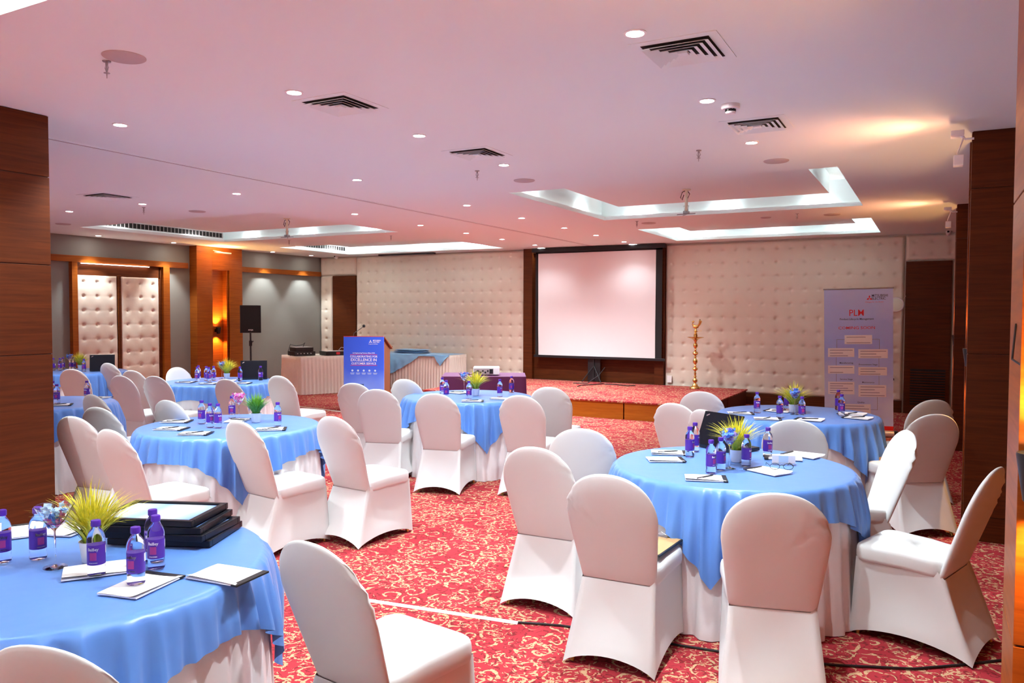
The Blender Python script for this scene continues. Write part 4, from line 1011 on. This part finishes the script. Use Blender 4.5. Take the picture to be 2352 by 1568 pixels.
for k in range(4):
    b = B(); NX, NY = 24, 14; vs = []; fs = []; w, d = .80-.03*k, .36
    for side in (0, 1):
        for j in range(NY+1):
            for i in range(NX+1):
                u, v = i/NX-.5, j/NY-.5; e = 1-max(abs(u)*2, abs(v)*2)**8
                vs.append((u*w, v*d, .014*side*(.2+.8*max(0, e))+.005*noise.noise(Vector((u*9, v*6, k*3))) ))
    n1 = (NX+1)*(NY+1)
    for side in (0, 1):
        for j in range(NY):
            for i in range(NX):
                a = side*n1+j*(NX+1)+i; q = (a, a+1, a+NX+2, a+NX+1); fs.append(q if side else q[::-1])
    b.add(vs, fs); o = obj('folded_cloth', b.mesh('fc', 'satin_sky', 'all'), None, (-10.05+.03*(k % 2), 14.0, .768+k*.021), R((-4, 3, -2, 6)[k]))
    tag(o, 'folded light blue cloth in the pile beside the podium, %s of four' % ('lowest', 'second lowest', 'third', 'topmost')[k], 'cloth', 'folded blue cloths')
# purple projector table
t, c = rect_table('purple_tablecloth', 'low projector table under a dark purple cloth between the centre table and the stage', -5.72, 9.76, 29, 1.18, .72, .75, 'cloth_purple', 'dark purple cloth covering the projector table before the stage', plain=True)
p = Vector((-5.66, 9.72)); t = thing('projector', 'white and grey projector on the dark purple table, its vented back towards the camera', 'projector', (p.x, p.y, .753), R(29))
b = B(); b.box(-.185, .185, -.13, .13, .008, .115); obj('case', b.mesh('c', 'white_paint', bevel=.012), t)
b = B(); b.box(-.175, .10, -.134, -.129, .018, .10); pc = obj('connector_panel', b.mesh('c', 'grille_grey', bevel=.002), t)
b = B()
for i in range(7): b.box(-.165+i*.035, -.142+i*.035, -.137, -.1345, .03+.022*(i % 2), .055+.02*(i % 2))
b.box(.045, .095, -.137, -.1345, .025, .09); obj('ports', b.mesh('c', 'black_plastic'), pc)
b = B(); b.lathe([(.04, 0), (.045, .03), (.035, .032)], 20, 0, Matrix.Translation((.10, .13, .06)) @ Matrix.Rotation(R(-90), 4, 'X')); obj('lens', b.mesh('c', 'black_gloss', True), t)
for sx in (-1, 1):
    b = B(); b.lathe([(.012, 0), (.012, .01)], 10, 0, Matrix.Translation((sx*.15, 0, 0))); obj('foot', b.mesh('c', 'black_plastic'), t)
b = B(); b.tube([(-.10, -.14, .06), (-.12, -.22, .08), (-.2, -.26, .03), (-.28, -.22, .006), (-.2, -.18, .02), (-.15, -.14, .05)], .005)
o = obj('cable', b.mesh('cc', 'black_plastic'), None, (p.x, p.y, .753), R(29)); tag(o, 'black cable looping behind the projector on the purple table', 'cable')
# ------------------------------------------------------------------ podium with blue board
pz = R(24); po = Vector((-8.24, 10.16)); t = thing('podium', 'brown wooden podium with a slanted top left of the stage', 'podium', (po.x, po.y, 0), pz)
b = B(); y0, y1 = .03, .50; w = .31
for sx in (-1, 1):
    x0, x1 = (w-.03, w) if sx > 0 else (-w, -w+.03)
    b2 = B(); prof_ = [(y0, 0), (y1, 0), (y1, 1.02), (y0, 1.20)]
    b2.add([(x, a, z) for x in (x0, x1) for a, z in prof_], [(0, 1, 2, 3), (7, 6, 5, 4), (0, 4, 5, 1), (1, 5, 6, 2), (2, 6, 7, 3), (3, 7, 4, 0)]); obj('side_panel', b2.mesh('s', 'wood_podium', bevel=.004), t)
b2 = B(); b2.box(-w+.031, w-.031, y0, y0+.02, 0, 1.18); obj('front_panel', b2.mesh('f', 'wood_podium'), t)
b2 = B(); b2.box(-w+.031, w-.031, y0+.03, y1-.02, .5, .52); obj('shelf', b2.mesh('f', 'wood_podium'), t)
T = Matrix.Translation((0, 0, 1.225)) @ Matrix.Rotation(R(-20.5), 4, 'X'); b2 = B(); b2.box(-w-.03, w+.03, .0, .60, -.0, .028, 0, T); b2.box(-w-.03, w+.03, .585, .60, .028, .05, 0, T); obj('slanted_top', b2.mesh('f', 'wood_podium', bevel=.008), t)
t2 = thing('microphone', 'black gooseneck microphone rising from the podium', 'microphone', (po.x, po.y, 0), pz)
b2 = B(); b2.tube([(-.22, .10, 1.225), (-.22, .16, 1.30), (-.17, .24, 1.34), (-.10, .28, 1.40)], .005); obj('gooseneck', b2.mesh('g', 'black_plastic'), t2)
b2 = B(); b2.sph((-.085, .285, 1.415), .026); obj('head', b2.mesh('g', 'black_mesh', True), t2)
t3 = thing('blue_board', 'blue printed event board standing in front of the wooden podium', 'sign', (po.x, po.y, 0), pz)
b2 = B(); b2.box(-.335, .335, -.052, -.028, .0, 1.245); bd = obj('board', b2.mesh('g', 'board_print', bevel=.002), t3)
b2 = B(); b2.box(-.335, .335, -.0535, -.0521, .0, .06); b2.box(-.335, .335, -.0535, -.027, 1.2455, 1.252); obj('red_edge', b2.mesh('g', 'red_ink'), t3)
def words(par, items, yy):
    for body, size, x, z, mt, al_, xs_ in items: obj('lettering', text_bm(body, size, vert_T(x, yy, z), mt, 'lettering', al_, xs_, size*.012), par)
def diamonds(par, x, z, s, y, mt):
    b = B()
    for a in (90, 210, 330):
        d = Vector((math.cos(R(a)), math.sin(R(a)))); e = Vector((-d.y, d.x)); pts = [Vector((0, 0)), d*.5*s+e*.29*s, d*s, d*.5*s-e*.29*s]
        b.add([(x+q.x, y+dy, z+q.y) for dy in (0, .0006) for q in pts], [(0, 1, 2, 3), (7, 6, 5, 4), (0, 4, 5, 1), (1, 5, 6, 2), (2, 6, 7, 3), (3, 7, 4, 0)])
    obj('logo', b.mesh('lg', mt), par)
diamonds(bd, .115, 1.165, .030, -.0535, 'white_ink')
words(bd, [('MITSUBISHI', .030, .155, 1.175, 'white_ink', 'LEFT', .85), ('ELECTRIC', .030, .155, 1.148, 'white_ink', 'LEFT', .85), ('Changes for the Better', .017, .08, 1.122, 'white_ink', 'LEFT', 1.0),
           ('1st Engineering Partners Meet 2023', .026, .0, .97, 'white_ink', 'CENTER', 1.0),
           ('COLLABORATING FOR', .048, .0, .905, 'white_ink', 'CENTER', .92), ('EXCELLENCE IN', .066, .0, .845, 'white_ink', 'CENTER', .92), ('CUSTOMER SERVICE', .048, .0, .79, 'white_ink', 'CENTER', .95)], -.053)
b = B(); b.box(-.225, .225, -.0532, -.0525, .950, .956); b.box(-.225, .225, -.0532, -.0525, .772, .778); obj('red_line', b.mesh('rl', 'red_ink'), bd)
b = B()
for i in range(5):
    x = -.19+i*.095; b.lathe([(.017, 0), (.017, .0006)], 14, 0, Matrix.Translation((x, -.0525, .69)) @ Matrix.Rotation(R(90), 4, 'X')); b.box(x-.035, x+.035, -.0531, -.0525, .645, .653); b.box(x-.028, x+.028, -.0531, -.0525, .630, .637)
obj('icon_row', b.mesh('ic', 'ink_pale') if 'ink_pale' in M else b.mesh('ic', 'petal_pale'), bd)
b = B(); b.box(-.27, .0, -.0531, -.0525, .33, .47, 0); obj('printed_device', b.mesh('pd', 'teal_case'), bd)
# ------------------------------------------------------------------ roll-up banner
ba = Vector((-.865, 11.47)); t = thing('roll_up_banner', 'tall lavender roll-up banner reading PLM COMING SOON at the right', 'banner', (ba.x, ba.y, 0), R(9))
W2 = .425; lean = Matrix.Rotation(R(-1.2), 4, 'Y')
b = B(); b.box(-W2, W2, -.002, .002, .14, 1.99, 0, lean); fb = obj('print', b.mesh('bp', 'banner_print'), t)
b = B(); b.box(-W2, W2, -.0025, .0025, .06, .14, 0, lean); obj('red_strip', b.mesh('bp', 'red_plastic'), t)
b = B(); b.tube([(-W2-.01, 0, 1.985), (W2+.01, 0, 1.985)], .011, 10, 0, lean); obj('top_rail', b.mesh('tr', 'grey_metal', True), t)
b = B(); b.lathe([(.042, -W2-.02), (.045, -W2-.01), (.045, W2-.0), (.042, W2+.01)], 20, 0, Matrix.Translation((0, 0, .046)) @ Matrix.Rotation(R(90), 4, 'Y')); obj('cassette', b.mesh('cs', 'silver_plastic', True), t)
for sx in (-1, 1):
    b = B(); b.box(W2+.005 if sx > 0 else -W2-.06, W2+.055 if sx > 0 else -W2-.01, -.045, .045, .001, .088); obj('end_cap', b.mesh('ec', 'black_plastic', bevel=.008), t)
b = B(); b.tube([(0, .03, .05), (0, .03, 1.98)], .009); obj('pole', b.mesh('po', 'grey_metal'), t)
sub = bpy.data.objects.new('artwork', B().mesh('e', 'paper')); bpy.data.objects.remove(sub)
for o in [fb]: pass
def bt(body, size, x, z, mt, al_='CENTER', xs_=1.): obj('lettering', text_bm(body, size, lean @ vert_T(x, -.003, z), mt, 'lettering', al_, xs_, size*.004), fb)
diamonds(fb, .13+.0-.03, 1.855, .040, -.0034, 'red_ink')
bt('MITSUBISHI', .048, .165, 1.87, 'dark_ink', 'LEFT', .82); bt('ELECTRIC', .048, .165, 1.83, 'dark_ink', 'LEFT', .82); bt('Changes for the Better', .022, .085, 1.795, 'red_ink', 'LEFT', 1.1)
bt('PLM', .12, -.02, 1.62, 'red_ink', 'CENTER', .9); bt('Product Lifecycle Management', .036, -.02, 1.565, 'dark_ink', 'CENTER', .95); bt('COMING SOON', .055, -.02, 1.44, 'red_ink', 'CENTER', 1.15)
boxes = [(-.17, .17, 1.24, 1.36, 2), (-.38, -.05, 1.065, 1.185, 3), (.0, .36, 1.05, 1.17, 3), (-.38, -.05, .84, .95, 2), (.0, .35, .82, .93, 3), (-.38, -.05, .56, .73, 5), (.0, .34, .53, .69, 4), (-.19, .15, .27, .43, 4)]
b = B()
for x0, x1, z0, z1, nl in boxes: b.box(x0, x1, -.0036, -.0022, z0, z1, 0, lean)
bo = obj('text_boxes', b.mesh('tb', 'paper'), fb)
b = B()
for x0, x1, z0, z1, nl in boxes:
    for i in range(nl):
        zz_ = z1-.028-(z1-z0-.04)*i/max(1, nl-1)*.95; b.box(x0+.025, x1-.02-.06*((i*5+int(abs(x0)*10)) % 3), -.0040, -.0037, zz_-.003, zz_+.005, 0, lean)
obj('text_lines', b.mesh('tl', 'grey_ink'), fb)
b = B()
for (x0, x1, z0, z1) in [(-.27, -.265, 1.185, 1.30), (-.27, -.17, 1.30, 1.305), (.17, .26, 1.30, 1.305), (.255, .26, 1.17, 1.30), (-.28, -.275, .95, 1.065), (-.28, -.275, .73, .84), (.25, .255, .93, 1.05), (.25, .255, .69, .82), (.23, .235, .36, .53), (.15, .235, .355, .36)]: b.box(x0, x1, -.0036, -.0022, z0, z1, 0, lean)
obj('chart_lines', b.mesh('cl', 'grey_ink'), fb)
for body, x, z in (('Manufacturing', -.15, .975), ('Procurement Stage', .12, .955), ('Service Stage', -.15, .755), ('Maintenance', .12, .715), ('Quality', .03, .445)): bt(body, .03, x, z, 'dark_ink')
# round dial on the wall, sockets
t = thing('wall_dial', 'round pale green wall device between the banner and the louvred door', 'wall device', (-.56, YW-.062, 1.80))
b = B(); b.lathe([(.12, 0), (.125, .02), (.115, .03), (.01, .032)], 32, 0, Matrix.Rotation(R(90), 4, 'X')); obj('case', b.mesh('c', 'white_paint', True), t)
b = B(); b.lathe([(.10, .032), (.09, .036), (.01, .037)], 32, 0, Matrix.Rotation(R(90), 4, 'X')); obj('face', b.mesh('c', 'green_face', True), t)
b = B(); b.tube([(.10, -.02, .08), (.14, -.02, .14), (.12, -.01, .17)], .004); obj('lead', b.mesh('c', 'white_paint'), t)
t = thing('wall_socket', 'small white socket box at the foot of the padded wall right of the screen', 'socket', (-4.40, YW-.075, .33))
b = B(); b.box(-.045, .045, -.02, 0, 0, .13); obj('plate', b.mesh('c', 'white_paint', bevel=.004), t)
t = thing('wall_socket', 'white socket with a dark plug on the padded wall right of the banner', 'socket', (-.60, YW-.075, .52))
b = B(); b.box(-.045, .045, -.02, 0, 0, .08); obj('plate', b.mesh('c', 'white_paint', bevel=.004), t)
b = B(); b.box(-.0, .035, -.045, -.02, .02, .055); obj('plug', b.mesh('c', 'black_plastic', bevel=.004), t)
# ------------------------------------------------------------------ brass lamp
t = thing('brass_lamp', 'tall brass oil lamp with a bird finial standing on the stage', 'oil lamp', (-3.79, 14.02, .283))
z = 0; b = B(); b.lathe([(.10, 0), (.10, .012), (.085, .03), (.05, .05), (.045, .075), (.028, .09)], 28); obj('base', b.mesh('b', 'brass', True), t)
pr = [(.022, .085)]
def bead(z0, r, h, r0=.016): return [(r0, z0), (r*.85, z0+h*.25), (r, z0+h*.5), (r*.85, z0+h*.75), (r0, z0+h)]
for z0, r, h in ((.10, .045, .09), (.205, .03, .03), (.245, .022, .06), (.32, .048, .07), (.40, .024, .03), (.44, .045, .11), (.56, .028, .03), (.60, .05, .08), (.69, .022, .03), (.73, .042, .10)): pr += bead(z0, r, h)
pr += [(.018, .84), (.026, .86), (.05, .895)]
b = B(); b.lathe(pr, 20); obj('stem', b.mesh('b', 'brass', True), t)
b = B(); b.lathe([(.045, .885), (.075, .905), (.145, .925), (.15, .932), (.14, .934), (.04, .915)], 32); obj('oil_dish', b.mesh('b', 'brass', True), t)
b = B(); b.lathe([(.035, .915), (.036, .98), (.022, .985), (.03, 1.0), (.018, 1.02), (.034, 1.04), (.02, 1.055), (.016, 1.09)], 20); b.tube([(.0, 0, 1.02), (.11, 0, 1.05)], .004, 6); obj('finial', b.mesh('b', 'brass', True), t)
b = B(); b.sph((0, 0, 1.12), .045, 12, 0, (1.3, .7, .75)); b.tube([(-.03, 0, 1.13), (-.06, 0, 1.17), (-.055, 0, 1.205), (-.03, 0, 1.22)], [.022, .014, .012, .008]); b.sph((-.045, 0, 1.21), .02); b.tube([(-.055, 0, 1.21), (-.09, 0, 1.20)], [.008, .002])
b.tube([(.03, 0, 1.12), (.07, 0, 1.17), (.085, 0, 1.22), (.075, 0, 1.255)], [.02, .024, .03, .012]); obj('bird', b.mesh('b', 'brass', True), t)
# ------------------------------------------------------------------ cables on floor
def strip(pts, w, h, mt, lab, name='cable_cover', cat='cable cover'):
    b = B()
    for k in range(len(pts)-1):
        p, q = Vector(pts[k]), Vector(pts[k+1]); d = (q-p).normalized(); n_ = Vector((-d.y, d.x))*w/2
        b.add([(*(p-n_), .001), (*(q-n_), .001), (*(q+n_), .001), (*(p+n_), .001), (*(p-n_*.6), h), (*(q-n_*.6), h), (*(q+n_*.6), h), (*(p+n_*.6), h)], [(0, 3, 2, 1), (4, 5, 6, 7), (0, 1, 5, 4), (1, 2, 6, 5), (2, 3, 7, 6), (3, 0, 4, 7)])
    tag(obj(name, b.mesh('s', mt)), lab, cat)
strip([(-3.2, 3.44), (-1.91, 3.618)], .028, .010, 'white_paint', 'white cable cover lying on the carpet between the foreground chairs')
strip([(-9.75, 10.17), (-9.1, 10.08), (-8.54, 9.97)], .035, .010, 'beige_plastic', 'pale cable cover on the carpet beside the blue board')
b = B(); b.tube([(-1.91, 3.618, .008), (-1.7, 3.69, .007), (-1.4, 3.74, .007), (-1.08, 3.75, .007), (-.7, 3.8, .007), (-.37, 3.89, .007), (-.05, 4.02, .008), (.15, 4.18, .007), (.32, 4.33, .007)], .006)
tag(obj('cable', b.mesh('c', 'black_plastic', True)), 'black cable running across the carpet under the front right table chairs', 'cable')

# ------------------------------------------------------------------ soft room light and exposure
w = bpy.data.worlds.new('world'); S.world = w; w.use_nodes = True; w.node_tree.nodes['Background'].inputs[0].default_value = (.02, .02, .02, 1)
S.view_settings.view_transform = 'Standard'; S.view_settings.look = 'None'; S.view_settings.gamma = 1; S.view_settings.use_curve_mapping = False
S.view_settings.exposure = 2.3
bpy.context.view_layer.update()
